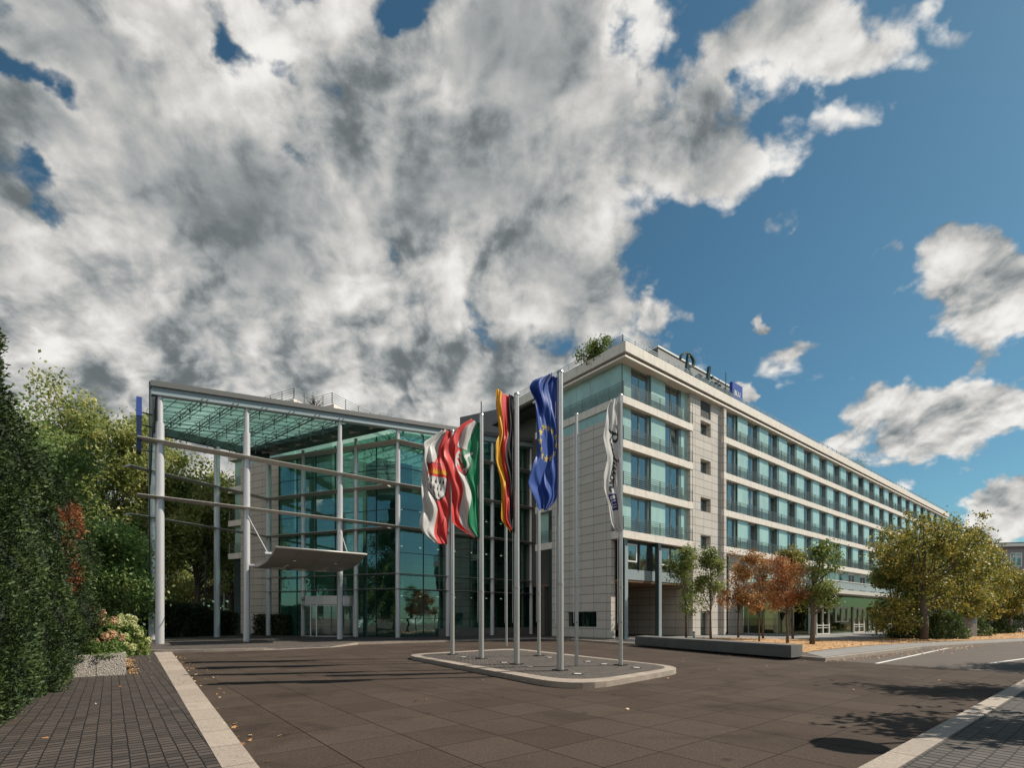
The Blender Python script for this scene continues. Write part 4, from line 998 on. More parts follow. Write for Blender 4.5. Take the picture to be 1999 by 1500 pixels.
# interior
ngon('lobby_floor', [P(WF, wx0, gs, 0), P(WF, LW, gs, 0), Pf(30, .6), Pf(30, 14), R2+E*14+U*2], simple('dark_lobby_floor', (.07, .07, .065), .25, 0, .1), .14, hall, kind=None)
mb = MB()
mb.box(FF, 19, 30, 6.5, 6.7, .14, 15.4); mb.build('inner_back_wall', M['stone'], hall)
for z in (3.9, 8.2, 11.4): MB().box(FF, 16.5, 30, 4.4, 6.5, z-.35, z).build('gallery_floor', M['steeldark'], hall)
mb = MB()
for z in (3.9, 8.2, 11.4): mb.box(FF, 16.5, 30, 4.38, 4.42, z+.02, z+.95)
mb.build('gallery_balustrade', M['hallglass'], hall)
mb = MB(); 
for z in (3.5, 7.8, 11.0):
    for s in np.arange(17.5, 29, 1.8): mb.tube([P(FF, s, 5.2, z+.02), P(FF, s, 5.2, z-.02)], .09, 10)
em = bpy.data.materials.new('lit_downlight'); em.use_nodes = True; em.node_tree.nodes['Principled BSDF'].inputs['Emission Color'].default_value = (1, .93, .8, 1); em.node_tree.nodes['Principled BSDF'].inputs['Emission Strength'].default_value = .9
mb.build('gallery_lights', em, hall)
mb = MB(); mb.box(WF, 7.6, 10.6, 3.2, 3.9, .14, 1.25); mb.build('reception_desk', simple('green_desk', (.05, .16, .12), .3), hall)
mb = MB()
for x in (8.6, 10.4, 12.0): mb.box(WF, x, x+.7, 1.9, 2.6, .3, .55); mb.box(WF, x, x+.7, 2.5, 2.65, .55, 1.0); mb.box(WF, x, x+.1, 1.9, 2.5, .55, .75); mb.box(WF, x+.6, x+.7, 1.9, 2.5, .55, .75)
mb.build('lounge_chairs', simple('olive_leather', (.10, .09, .04), .6), hall)
mb = MB(); mb.box(FF, 15.6, 18.8, 5.8, 8.4, .14, 15.2); mb.build('lift_shaft', M['steeldark'], hall)

# ------------------------------------------------------------------ annex wing (left, behind the hall)
annex = empty('annex_building', K1, 'rear hotel wing of pale stone seen behind the silver canopy columns', 'building')
MB().box(KF, -7.26, 0, 0, .45, 0, 15.8).build('stone_wall', M['stoneK'], annex)
mb = MB(); mb.box(KF, -.45, 0, .45, 2.1, 0, 19.6); mb.build('stone_wall', M['stoneK'], annex)
MB().box(KF, -.2, 2.3, 2.1, 2.5, 0, 19.6).build('stone_wall', M['stoneK'], annex)
MB().box(KF, 1.9, 2.3, 2.5, 22, 0, 19.6).build('stone_wall', M['stoneK'], annex)
for k, z in enumerate(ZS):
    mb = MB(); mb.box(KF, -9.1, -7.2, -.02, 1.2, z-SB, z)
    if k == 3: mb.box(KF, -7.2, .02, -.02, .5, z-SB, z)
    mb.build('floor_slab', M['slab'], annex)
    zt = (ZS[k+1]-SB) if k < 3 else 19.5
    MB().box(KF, -8.6, -7.28, .35, .42, z, zt).build('glass_panel', M['teal'], annex)
    mb = MB(); railing(mb, KF, -9.0, -7.6, .04, z); mb.build('railing', M['rail'], annex)
MB().box(KF, -8.4, 0, .3, .38, 17.03, 19.5).build('glass_panel', M['teal'], annex)
MB().box(KF, -7.2, 0, .1, .2, 15.8, 16.5).build('clerestory_panel', M['teal'], annex)
MB().box(KF, -8.5, -7.6, .2, .8, 0, 7.15).build('dark_pier', M['steeldark'], annex)
mb = MB(); mb.box(KF, -9.2, .25, -.25, 2.1, PB, PT); mb.box(KF, -9.2, 2.5, 2.1, 22, PB, PT); mb.build('parapet', M['slab'], annex)
MB().box(KF, -7.2, 1.8, 2.6, 21.8, .1, 19.7).build('inner_core', M['room'], annex)
mb = MB(); railing(mb, KF, -9, .15, -.15, PT, n=5, h=.95, step=1.5, w=.03, pw=.05); railing(mb, KF, -.15, 2.0, .15, PT, 'y', n=5, h=.95, step=1.0, w=.03, pw=.05)
railing(mb, KF, .15, 2.4, 2.0, PT, n=5, h=.95, w=.03, pw=.05); railing(mb, KF, 2.0, 21, 2.4, PT, 'y', n=5, h=.95, step=1.6, w=.03, pw=.05); mb.build('roof_railing', M['rail'], annex)
# link block with the grey plant room
LF = frame((1.73, 49.9, 0), (.888, -.459, 0), (.459, .888, 0))
link = empty('link_building', P(LF, 0, 0, 0), 'grey clad rooftop block on stone bands between the hall roof and the hotel', 'building')
MB().box(LF, -8.2, 6, 0, 9, 20.3, 23.0).build('plant_room', M['greypanel'], link)
MB().box(LF, -8.4, 6.5, -.5, 9, 19.5, 20.3).build('parapet', M['slab'], link)
MB().box(LF, -8.2, 6.2, .0, 8.8, 0, 18.6).build('dark_wall', M['steeldark'], link)
MB().box(LF, -8.4, 6.5, -.4, 8.9, 18.6, 19.2).build('floor_slab', M['slab'], link)

# blade sign
bs = empty('blade_sign', P0-A*.95+B*.1+Z*10.8, 'tall narrow blue sign fixed on brackets left of the canopy corner', 'sign')
fr_ = frame(P0-A*.95-B*.1, A, B)
MB().box(fr_, -.12, .12, -.1, .7, 12.8, 13.85).build('blue_panel', M['blue'], bs)
MB().box(fr_, -.11, .11, -.08, .7, 10.85, 12.8).build('navy_panel', M['navy'], bs)
mb = MB()
for z in (13.1, 12.4, 11.6, 11.0): mb.rod(P(fr_, .14, .2, z), P(fr_, .62, .3, z), .06)
mb.build('bracket', M['framedark'], bs)

# ------------------------------------------------------------------ flagpoles and flags
poles = {}
PDEF = [('p1', 883.5, 1279, 9.03, .085, 'flagpole carrying the red and white city flag, leftmost of the poles', True),
        ('p2', 940, 1287, 8.86, .092, 'flagpole with thin antenna tip beside the green white and red flag', True),
        ('p4', 1009, 1298, 8.63, .092, 'flagpole carrying the black red and gold flag', True),
        ('p6', 1094, 1310, 8.43, .098, 'thickest and nearest flagpole, carrying the blue flag with yellow stars', True),
        ('p5', 1052.5, 1281.5, 8.2, .066, 'thin bare flagpole behind the blue starred flag', True),
        ('p7', 1126, 1301, 7.8, .058, 'bare flagpole with no flag just right of the thickest pole', False),
        ('p8', 1212, 1300, 8.45, .066, 'rightmost flagpole carrying the white script flag', True),
        ('p3', 989, 1262.5, 8.2, .066, 'thin bare flagpole standing beyond the island behind the black red and gold flag', False)]
for key, px, py, h, r, lab, plate in PDEF:
    p = G(px, py, .142 if key != 'p3' else 0); poles[key] = p
    t = empty('flagpole', p, lab, 'flagpole', 'flagpoles on the traffic island')
    mb = MB(); mb.tube([p, p+Z*2.4], [r, r], 16); mb.tube([p+Z*2.4, p+Z*(h-p[2]-.05)], [r*.97, r*.80], 16); mb.tube([p+Z*(h-p[2]-.05), p+Z*(h-p[2])], [r*1.0, r*.85], 14)
    o = mb.build('shaft', M['pole'], t); smooth_by_angle(o)
    MB().tube([p+Z*2.35, p+Z*2.42], r*1.06, 14).build('collar', M['canopy'], t)
    if plate: MB().box(frame(p, A, B), -.16, .16, -.16, .16, 0, .03).build('base_plate', M['plate'], t)
    if key in ('p7', 'p8', 'p5', 'p3'): MB().tube([p+np.array([0, -r*1.0, 1.32]), p+np.array([0, -r*1.1-.01, 1.32])], .022, 8).build('lock', M['navy'], t)
    if key == 'p2': MB().tube([p+Z*(h-p[2]), p+Z*(h-p[2]+.45)], .018, 6).build('antenna', M['plate'], t)
    hal = MB(); hal.rod(p+np.array([-r-.03, -.02, 1.3]), p+np.array([-r-.03, -.02, h-.5]), .012); hal.build('halyard', M['white'], t)
def clothmat(name):
    m = bpy.data.materials.new(name); m.use_nodes = True; t = NT(m.node_tree); o = t.n('ShaderNodeOutputMaterial')
    at = t.n('ShaderNodeVertexColor'); at.layer_name = 'Col'; p = t.n('ShaderNodeBsdfPrincipled'); t.link(at.outputs[0], p.inputs['Base Color']); p.inputs['Roughness'].default_value = .45
    p.inputs['Sheen Weight'].default_value = .2
    tl = t.n('ShaderNodeBsdfTranslucent'); t.link(at.outputs[0], tl.inputs[0]); mx = t.n('ShaderNodeMixShader'); mx.inputs[0].default_value = .5
    t.link(p.outputs[0], mx.inputs[1]); t.link(tl.outputs[0], mx.inputs[2]); t.link(mx.outputs[0], o.inputs[0]); return m
M['cloth'] = clothmat('printed_flag_cloth')
def flag(name, pole, rows, colf, label, depth, seed, folds=3.0, W=1.3, origin_r=.12, cat='flag', twist=0):
    """rows: (z, xleft, xright) offsets in metres from the pole axis, top to bottom; cloth spans the gap with folds in depth"""
    rng = np.random.default_rng(seed); p = poles[pole]; rows = np.array(rows); nu, nv = 96, 340
    v = np.linspace(0, 1, nv); zs = rows[0, 0]+(rows[-1, 0]-rows[0, 0])*v
    def sm(x): 
        k = np.hanning(31); k /= k.sum(); return np.convolve(np.pad(x, 15, 'edge'), k, 'valid')
    order = np.argsort(rows[:, 0]); xl = sm(np.interp(zs, rows[order, 0], rows[order, 1])); xr = sm(np.interp(zs, rows[order, 0], rows[order, 2]))
    u = np.linspace(0, 1, nu); UU, VV = np.meshgrid(u, v)       # u=0 at the pole (right)
    ph = rng.uniform(0, 6, 6)
    # folds crossing the cloth diagonally, non-uniform horizontal mapping
    g = UU+.035*np.sin(UU*7+VV*9+ph[0])+.022*np.sin(UU*13-VV*17+ph[1]); g0 = g[:, :1]; g1 = g[:, -1:]; g = (g-g0)/(g1-g0)
    X = xr[:, None]*(1-g)+xl[:, None]*g
    H_ = zs[0]-zs[-1]
    amp = depth*(.35+.65*UU**.6)
    Yd = amp*(.55*np.sin(folds*2*math.pi*(UU*.75+.18*np.sin(VV*7+ph[2]))+VV*4+ph[3])+.28*np.sin(folds*4.3*math.pi*UU+VV*13+ph[4])+.16*np.sin(VV*31+UU*9+ph[5]))
    nz = np.zeros_like(UU)
    for k in range(14):
        fu, fv = rng.uniform(2, 14), rng.uniform(4, 34); nz += np.sin(UU*fu*2+VV*fv+rng.uniform(0, 6))/14
    Yd += nz*depth*.9; Yd *= np.clip(UU*9, 0, 1)
    zz = zs[:, None]-twist*UU*np.sin(VV*math.pi)+.05*np.sin(UU*9+VV*11+ph[1])*UU
    # sagging hem at the free side
    Yd = Yd-.85*np.abs(X+.1)*(UU > 0)
    V = np.stack([p[0]+X, p[1]+Yd-.02, zz], -1).reshape(-1, 3)
    idx = np.arange(nu*nv).reshape(nv, nu); F = np.stack([idx[:-1, :-1], idx[1:, :-1], idx[1:, 1:], idx[:-1, 1:]], -1).reshape(-1, 4)
    cols = colf(UU.ravel(), VV.ravel(), W, H_)
    o = np_obj(name, V, F, M['cloth'], None, origin=(p[0], p[1], rows[-1][0]), smooth=True, cols=cols)
    sol = o.modifiers.new('thickness', 'SOLIDIFY'); sol.thickness = .004
    return tag(o, label, cat, None)
def rows_px(pole, lst):
    Y = poles[pole][1]; x0 = poles[pole][0]
    return [((HY-y)*Y/FPX+CAMZ, (xl-CX)*Y/FPX-x0, (xr-CX)*Y/FPX-x0) for y, xl, xr in lst]
WHT = np.array([.74, .73, .71]); RED = np.array([.78, .085, .08]); GRN = np.array([.0, .30, .13]); BLK = np.array([.03, .03, .035]); GLD = np.array([.85, .52, .03]); BLU = np.array([.035, .115, .46]); YEL = np.array([.85, .66, .06]); NAV = np.array([.05, .05, .25])
def put(c, m_, col_): c[m_] = col_
def segd(x, y, ax_, ay_, bx, by):
    dx, dy = bx-ax_, by-ay_; L = dx*dx+dy*dy+1e-9; t_ = np.clip(((x-ax_)*dx+(y-ay_)*dy)/L, 0, 1); return np.hypot(x-ax_-dx*t_, y-ay_-dy*t_)
def c_city(u, v, W, H_):
    c = np.where((u > .52)[:, None], WHT, RED).astype(float); x = (1-u)*W; y = v*H_      # x from the free (left) edge
    cx, cy = .56*W, .47*H_; sx, sy = .36*W, .105*H_
    dx, dy = (x-cx)/sx, (y-cy)/sy
    sh = (np.abs(dx) < 1) & (dy > -1.5) & ((dy < .35) | (dx**2+((dy-.35)/1.15)**2 < 1))
    shi = (np.abs(dx) < .94) & (dy > -1.45) & ((dy < .35) | (dx**2+((dy-.35)/1.09)**2 < .9))
    put(c, sh, BLK); put(c, shi, WHT); put(c, shi & (dy < -.45), RED)
    for k in (-.58, 0, .58):
        xx = (dx-k)/.24; cr = (np.abs(xx) < 1) & (dy > -1.2+.32*np.abs(np.sin(xx*4.6))) & (dy < -.66); put(c, cr, GLD)
    for r_, xs_ in ((-.1, (-.72, -.36, 0, .36, .72)), (.45, (-.5, -.15, .2, .55)), (.95, (-.25, .3))):
        for k in xs_:
            e = ((dx-k)/.085)**2+((dy-r_-.06)/.15)**2 < 1; e |= segd(dx, dy*.8, k, (r_-.25)*.8, k, r_*.8) < .03; put(c, e & shi, BLK)
    return c
def c_state(u, v, W, H_):
    c = np.where((u < .36)[:, None], GRN, np.where((u < .66)[:, None], WHT, RED)).astype(float); x = (1-u)*W; y = v*H_
    cx, cy = .53*W, .36*H_; dx, dy = (x-cx)/(.30*W), (y-cy)/(.10*H_)
    sh = (np.abs(dx) < 1) & (dy > -1) & ((dy < 0) | (dx**2+(dy/1.25)**2 < 1)); ed = sh & ~((np.abs(dx) < .93) & (dy > -.94) & ((dy < 0) | (dx**2+(dy/1.2)**2 < .86)))
    put(c, sh & (dx > 0), GRN); put(c, sh & (dx <= 0), RED)
    riv = sh & (np.abs(dx-.52-.16*np.sin(dy*5)) < .14); put(c, riv, WHT)
    hs = np.minimum.reduce([segd(dx, dy, -.72, .25, -.5, -.25), segd(dx, dy, -.5, -.25, -.3, -.65), segd(dx, dy, -.3, -.65, -.12, -.5), segd(dx, dy, -.45, -.2, -.12, -.2), segd(dx, dy, -.55, .1, -.3, .5), segd(dx, dy, -.6, .1, -.75, .6), segd(dx, dy, -.15, -.18, -.08, .12)])
    put(c, sh & (hs < .1) & (dx < .05), WHT)
    tri = (dy > .62) & (dy < 1.55) & (np.abs(dx-.12) < .42*(1.55-dy)); put(c, tri, WHT); ro = ((dx-.12)/.17)**2+((dy-.92)/.2)**2 < 1; put(c, ro, RED)
    put(c, ed, BLK*2); return c
def c_germ(u, v, W, H_): return np.where((u < .34)[:, None], BLK, np.where((u < .66)[:, None], RED, GLD)).astype(float)
def c_eu(u, v, W, H_):
    c = np.tile(BLU, (len(u), 1)).astype(float); x = (1-u)*W; y = v*H_; cx, cy = .52*W, .51*H_; r0 = .42*W; k_ = .80
    for k in range(12):
        a = k*math.pi/6; sx, sy = cx+r0*.88*math.sin(a), cy-r0*k_*math.cos(a); dx, dy = x-sx, -(y-sy); th = np.arctan2(dx, dy); rr_ = np.hypot(dx, dy)
        m_ = (th*5/(2*math.pi)) % 1; m_ = np.minimum(m_, 1-m_)*2*math.pi/5; R_ = .098
        lim = R_*math.cos(math.pi*.4)/np.cos(math.pi*.4-m_)*1.0; put(c, rr_ < lim*1.25, YEL)
    return c
def c_hotel(u, v, W, H_):
    c = np.tile(WHT, (len(u), 1)).astype(float); x = (1-u)*W; y = v*H_
    y0, y1 = .20*H_, .70*H_; sc_ = (y1-y0)/SW; bx = .40*W       # text runs downwards, letter tops to the right
    tx = (y-y0)/sc_; ty = (x-bx)/sc_
    for st in STR:
        for i in range(len(st)-1):
            a, b = st[i], st[i+1]; ang = abs(b[1]-a[1])/(np.linalg.norm(b-a)+1e-6)
            put(c, segd(tx, ty, a[0], a[1], b[0], b[1]) < .085+.10*ang, BLK)
    bxm = (x > .34*W) & (x < .74*W) & (v > .72) & (v < .84); put(c, bxm, NAV)
    # small white letters inside the blue square
    lx = (v-.735)/.09; ly = (x-.42*W)/(.22*W)
    def S(*p): return segd(lx*3, ly, *p) < .13
    L_ = S(.2, 0, .2, 1) | S(.2, 1, .6, .9) | S(.6, .9, .6, .55) | S(.2, .5, .7, .5) | S(.7, .5, .7, .05) | S(.2, 0, .7, 0) | S(1.2, 1, 1.2, 0) | S(1.2, 0, 1.7, 0) | S(2.1, 1, 2.1, 0) | S(2.1, 0, 2.7, 0) | S(2.7, 0, 2.7, 1)
    put(c, bxm & L_ & (lx > 0) & (lx < 1), WHT); return c
flag('flag', 'p1', rows_px('p1', [(843, 866, 883), (858, 852, 881), (880, 834, 879), (893, 836, 879), (910, 832, 879), (950, 830, 878), (1000, 832, 879), (1035, 826, 875), (1050, 832, 873), (1064, 850, 874)]), c_city,
     'red and white city flag with three gold crowns and black drops on its shield', .20, 3, 1.6)
flag('flag', 'p2', rows_px('p2', [(826, 922, 937), (840, 905, 937), (855, 892, 937), (875, 880, 937), (900, 874, 936), (930, 878, 936), (960, 886, 935), (1000, 887, 934), (1030, 889, 934), (1040, 903, 935), (1050, 925, 935)]), c_state,
     'green white and red state flag with a horse and rose emblem', .20, 8, 1.5)
flag('flag', 'p4', rows_px('p4', [(775, 969, 1004), (800, 969, 1003), (825, 973, 1002), (855, 976, 1001), (880, 969, 1001), (910, 969, 1001), (950, 979, 1001), (990, 980, 1002), (1015, 979, 1002), (1024, 981, 1003), (1038, 996, 1004)]), c_germ,
     'narrow folded black red and gold flag hanging from its cross arm', .16, 12, 2.2, W=1.2)
flag('flag', 'p6', rows_px('p6', [(737, 1072, 1088), (748, 1056, 1088), (762, 1040, 1088), (778, 1031, 1088), (800, 1043, 1088), (850, 1047, 1088), (900, 1047, 1088), (935, 1036, 1088), (960, 1029, 1088), (972, 1037, 1088), (985, 1044, 1080), (1001, 1052, 1066)]), c_eu,
     'blue flag with a ring of yellow stars', .17, 21, 1.7)
flag('flag', 'p8', rows_px('p8', [(785, 1192, 1211), (800, 1184, 1211), (830, 1179, 1211), (865, 1172, 1211), (900, 1182, 1211), (940, 1172, 1211), (965, 1172, 1212), (990, 1184, 1213), (1015, 1188, 1214), (1028, 1192, 1214), (1038, 1205, 1214)]), c_hotel,
     'white flag with black script running downwards above a blue square', .085, 33, 1.5, W=1.2)
# in-ground lights on the island
for i, (px, py, lab) in enumerate([(1128, 1317, 'in-ground light nearest the front corner of the island kerb'), (1243, 1305, 'in-ground light nearest the right end of the island'), (1180, 1298, 'in-ground light left of the rightmost flagpole, farther of two'), (1034, 1303, 'in-ground light between the two nearest front flagpoles'), (985, 1295, 'in-ground light left of the black red and gold flag pole'), (905, 1284, 'in-ground light between the two leftmost flagpoles'), (1148, 1293, 'in-ground light behind the bare pole, right of centre of the island'), (1073, 1285, 'in-ground light right of the thin bare pole at the back of the island')]):
    p = G(px, py, .145); t = empty('ground_light', p, lab, 'ground light', 'lights set into the island paving')
    MB().tube([p+Z*.0, p+Z*.012], .15, 16).build('rim', M['plate'], t); MB().tube([p+Z*.012, p+Z*.016], .10, 16).build('lens', M['lampglass'], t)

# ------------------------------------------------------------------ right side: wall, bollard, bench, box
q = [G(1240, 1258.5, .12), G(1545, 1284, .12), G(1567, 1281.5, .12), G(1262, 1256.5, .12)]
lw = MB(); lw.prism(q, .1, .57); w_o = lw.build('low_wall', M['concrete'], None, origin=q[0]); tag(w_o, 'long low dark concrete wall edging the planted bed', 'wall')
bp_ = G(1355, 1247.5, .13); b_ = empty('bollard', bp_, 'short grey post light standing behind the low wall', 'bollard'); o = MB().tube([bp_, bp_+Z*.42], .07, 12).build('post', M['steelblue'], b_, smooth=True); MB().tube([bp_+Z*.42, bp_+Z*.5], .075, 12).build('cap', M['plate'], b_)
be = empty('bench', P(HF, 4.2, 4.5, .13), 'dark red bench inside the shaded porch', 'bench'); BF = frame(P(HF, 4.2, 4.5, .13), A, B); redm = simple('dark_red_paint', (.16, .02, .015), .5)
MB().box(BF, -1, 1, 0, .5, .42, .48).build('seat', redm, be); MB().box(BF, -1, 1, .5, .55, .5, .9).build('backrest', redm, be)
for x in (-.9, .84): MB().box(BF, x, x+.06, .05, .45, 0, .42).build('leg', M['plate'], be)
ub0 = G(1872, 1245.5, .13); ub1 = G(1908, 1243.5, .13); ud = (ub1-ub0)/np.linalg.norm(ub1-ub0); un_ = np.array([-ud[1], ud[0], 0]); UF = frame(ub0, ud, un_)
ubx = empty('bin_enclosure', ub0, 'plain grey-brown wall block between the bushes', 'enclosure'); L_ = np.linalg.norm(ub1-ub0)
MB().box(UF, 0, L_, 0, .9, 0, 1.5).build('body', simple('grey_brown_render', (.12, .10, .085), .8), ubx); MB().box(UF, L_*.7, L_*.95, -.01, .0, 1.05, 1.3).build('small_plate', M['navy'], ubx)

# ------------------------------------------------------------------ left side: planter, shrubs, yews
pfa = G(154, 1320.5); pfb = G(247, 1320); PFr = frame(pfb, A, B)
pl = empty('planter', pfb, 'rough split granite raised planter holding the hydrangeas', 'planter')
wlen = 1.35
MB().box(PFr, -wlen, -.65, 0, .2, 0, .60).build('front_block', M['splitgranite'], pl); MB().box(PFr, -.635, 0, 0, .2, 0, .62).build('front_block', M['splitgranite'], pl)
MB().box(PFr, -.2, 0, .203, 4.5, 0, .62).build('side_block', M['splitgranite'], pl); MB().box(PFr, -.2, 0, 1.9, 8, .623, .95).build('side_coping', M['concretepale'], pl)
MB().box(PFr, -3.2, -.203, .203, 8, 0, .5).build('soil', M['earth'], pl)
def bush(name, loc, rx, ry, h, mat, n, leaf, seed, label, cat='shrub', group=None, z0=.0, parent=None, up=.3):
    rng = np.random.default_rng(seed); d = rng.normal(size=(n, 3)); d /= np.linalg.norm(d, axis=1)[:, None]; d[:, 2] = np.abs(d[:, 2])
    rad = rng.uniform(.55, 1.0, n)**.6; bumpy = 1+.16*np.sin(d[:, 0]*6+seed)*np.cos(d[:, 1]*5+seed*2)+.1*np.sin(d[:, 2]*11)
    C = d*(rad*bumpy)[:, None]*np.array([rx, ry, h-z0]); C[:, 2] += z0; C += np.array(loc)
    V, F = leaf_cards(C, leaf, rng, .6, up)
    if parent is None:
        t = empty(name, loc, label, cat, group)
    else: t = parent
    np_obj('foliage', V, F, mat, t); return t
def hydrangea(loc, rx, h, fm, nf, seed, label):
    t = bush('hydrangea', loc, rx, rx*.9, h*.9, M['leaf_shrub'], 2200, .11, seed, label, 'shrub', 'hydrangeas in the granite planter'); rng = np.random.default_rng(seed+1); C = []
    for k in range(nf):
        d = rng.normal(size=3); d /= np.linalg.norm(d); d[2] = abs(d[2])*.9+.15; d[1] = -abs(d[1]) if rng.random() < .6 else d[1]; c = np.array(loc)+d*np.array([rx, rx, h])*rng.uniform(.85, 1.05)
        c[2] = min(c[2], loc[2]+h*1.1); q_ = rng.normal(size=(75, 3)); q_ /= np.linalg.norm(q_, axis=1)[:, None]; C.append(c+q_*np.array([.085, .085, .10])*rng.uniform(.8, 1.25))
    V, F = leaf_cards(np.concatenate(C), .05, rng, .9); np_obj('flower_heads', V, F, fm, t)
hydrangea(P(PFr, -.60, .95, .45), .60, 1.35, M['flower_peach'], 46, 4, 'peach-flowered hydrangea beside the yews')
hydrangea(P(PFr, .02, 1.9, .45), .60, 1.15, M['flower_lime'], 44, 9, 'lime-flowered hydrangea at the right end of the planter')
bush('low_shrub', P(PFr, -.75, .55, .5), .75, .45, .5, M['leaf_shrub'], 5200, .05, 7, 'fine-leaved low shrub spilling over the granite block front')
def yew(loc, h, rad, seed, label, n=52000, dead=None, tip=.9):
    rng = np.random.default_rng(seed); loc = np.array(loc, float)
    def prof(t_): return rad*np.clip(np.where(t_ < .12, .82+1.5*t_, 1.0-.10*(t_-.12)), 0, 2)*np.sqrt(np.clip(1-((np.clip(t_, .35, 1)-.35)/.65)**2.0, 0, 1)**tip)
    def lump(th, t_): return 1+.10*np.sin(th*6+seed+t_*3)+.08*np.sin(th*11+t_*19+seed)+.07*np.sin(th*3-t_*23)+.06*np.sin(th*17+t_*41+seed*2)+.04*np.sin(th*29-t_*67)
    nt_, nh = 40, 36; V = []
    for i in range(nh):
        t_ = i/(nh-1)*.985
        for j in range(nt_):
            th = 2*math.pi*j/nt_; r_ = float(prof(np.array(t_))*lump(th, t_))*.86+.01; V.append(loc+np.array([r_*math.cos(th), r_*math.sin(th), h*t_]))
    F = [(i*nt_+j, i*nt_+(j+1) % nt_, (i+1)*nt_+(j+1) % nt_, (i+1)*nt_+j) for i in range(nh-1) for j in range(nt_)]; F.append(tuple((nh-1)*nt_+j for j in range(nt_)))
    t = empty('yew_tree', loc, label, 'yew tree', 'clipped yews beside the pavement'); np_obj('twigs', V, F, M['yewcore'], t, smooth=True)
    # keep the sprays where they can be seen: all the way round, denser clumps
    th = rng.uniform(0, 2*math.pi, n); t_ = rng.uniform(0, 1, n)**.92; cl = rng.uniform(-.5, .5, (n,))
    r_ = prof(t_)*lump(th, t_)*(1+.035*rng.normal(size=n)); micro = .06*np.sin(th*40+t_*30)*np.sin(t_*h*9+th*7); r_ = np.maximum(r_+micro*rad*.6, .02)
    C = np.stack([r_*np.cos(th), r_*np.sin(th), h*t_], 1)+loc
    N = len(C); out = np.stack([np.cos(th), np.sin(th), np.full(N, .55)], 1); d = out+rng.normal(size=(N, 3))*.55; d /= np.linalg.norm(d, axis=1)[:, None]
    x = np.cross(d, rng.normal(size=(N, 3))); x /= np.linalg.norm(x, axis=1)[:, None]; s = (.042*rng.uniform(.6, 1.5, N))[:, None]
    V = np.stack([C-d*s*.5, C+x*s*.26, C+d*s*.9, C-x*s*.26], 1); F = np.arange(4*N).reshape(-1, 4)
    if dead is not None:
        mk = np.zeros(N, bool)
        for (c_, rr_) in dead: mk |= np.linalg.norm((C-np.array(c_))*np.array([1, 1, .6]), axis=1)+.25*rng.uniform(0, 1, N)*rr_ < rr_
        mk &= rng.random(N) < .9
        Vd = V[mk].reshape(-1, 3); np_obj('dead_patch', Vd, np.arange(len(Vd)).reshape(-1, 4), M['yewdead'], t); V = V[~mk]
    V = V.reshape(-1, 3); np_obj('foliage', V, np.arange(len(V)).reshape(-1, 4), M['yew'], t); return t
yew((-8.75, 6.95, 0), 7.15, 1.45, 1, 'tallest clipped yew at the left edge of the view', 210000)
yew((-10.45, 10.05, 0), 5.6, 1.12, 2, 'middle clipped yew between the tallest one and the dead-patched one', 130000)
yew((-12.45, 13.05, 0), 5.75, 1.15, 3, 'farthest clipped yew with orange dead patches beside the hydrangeas', 110000, dead=[((-11.3, 12.95, 3.85), .55), ((-11.35, 12.8, 3.05), .45), ((-11.35, 13.2, 4.15), .4), ((-11.3, 13.0, 2.6), .3)])

# ------------------------------------------------------------------ trees
def at(px, Y, z=0.): return np.array([(px-CX)/FPX*Y, Y, z])
gl = 'broadleaf trees behind the yews and the canopy frame'
LT = [(60, 27, 13.6, 4.0, 'leaf_lime', 'pale green tree directly behind the tallest yew'), (215, 33, 7.8, 4.2, 'leaf_lime', 'low spreading bright green tree behind the hydrangeas'),
      (170, 43, 21.5, 5.6, 'leaf_left', 'tallest left-hand plane tree, seen against the cloud'), (290, 47, 21.8, 5.2, 'leaf_left', 'plane tree seen behind the blue blade sign'),
      (385, 50, 17.5, 5.2, 'leaf_left', 'plane tree framed between the first two canopy columns'), (452, 58, 17.5, 5.0, 'leaf_left', 'plane tree just left of the rear stone wing'),
      (100, 50, 16.5, 5.5, 'leaf_left', 'plane tree at the far left behind the yews'), (340, 62, 17, 6, 'leaf_left', 'distant plane tree behind the canopy frame'), (30, 38, 13.5, 4.6, 'leaf_left', 'green tree at the left edge behind the yews')]
for i, (px, Y, h, r_, m_, lab) in enumerate(LT):
    low = m_ == 'leaf_lime'
    tree('plane_tree' if not low else 'maple_tree', at(px, Y, 0), h, r_, (1.6 if low else 4.2), .16 if low else .30, M[m_], 40+i, lab, group=gl, clusters=200 if low else 190, per=130, leaf=.19 if low else .25, cr=.95 if low else 1.1, skirt=.8)
gr = 'young trees in the bed in front of the hotel'
YT = [(1340, 1247.4, 6.8, 1.85, 'leaf_green', 'green young tree nearest the hotel porch', 1.9), (1388, 1249.5, 6.2, 1.35, 'leaf_green', 'slim green young tree second from the porch', 1.9),
      (1442, 1246.0, 6.7, 2.0, 'leaf_orange', 'tall orange-brown young tree', 2.0), (1482.5, 1253.2, 3.0, .8, 'leaf_orange', 'small spindly sapling with orange leaves', 1.5),
      (1537.6, 1256.2, 4.9, 1.65, 'leaf_red', 'rust-red young tree left of the thick-trunked green one', 1.8), (1586, 1258.6, 5.6, 1.55, 'leaf_green', 'green young tree with the thickest trunk in the bed', 1.7),
      (1490, 1247.6, 6.4, 1.9, 'leaf_orange', 'orange tree behind the small sapling', 2.0), (1548, 1248.5, 6.4, 1.6, 'leaf_yellow', 'olive-green young tree half hidden behind the rust-red one', 2.0)]
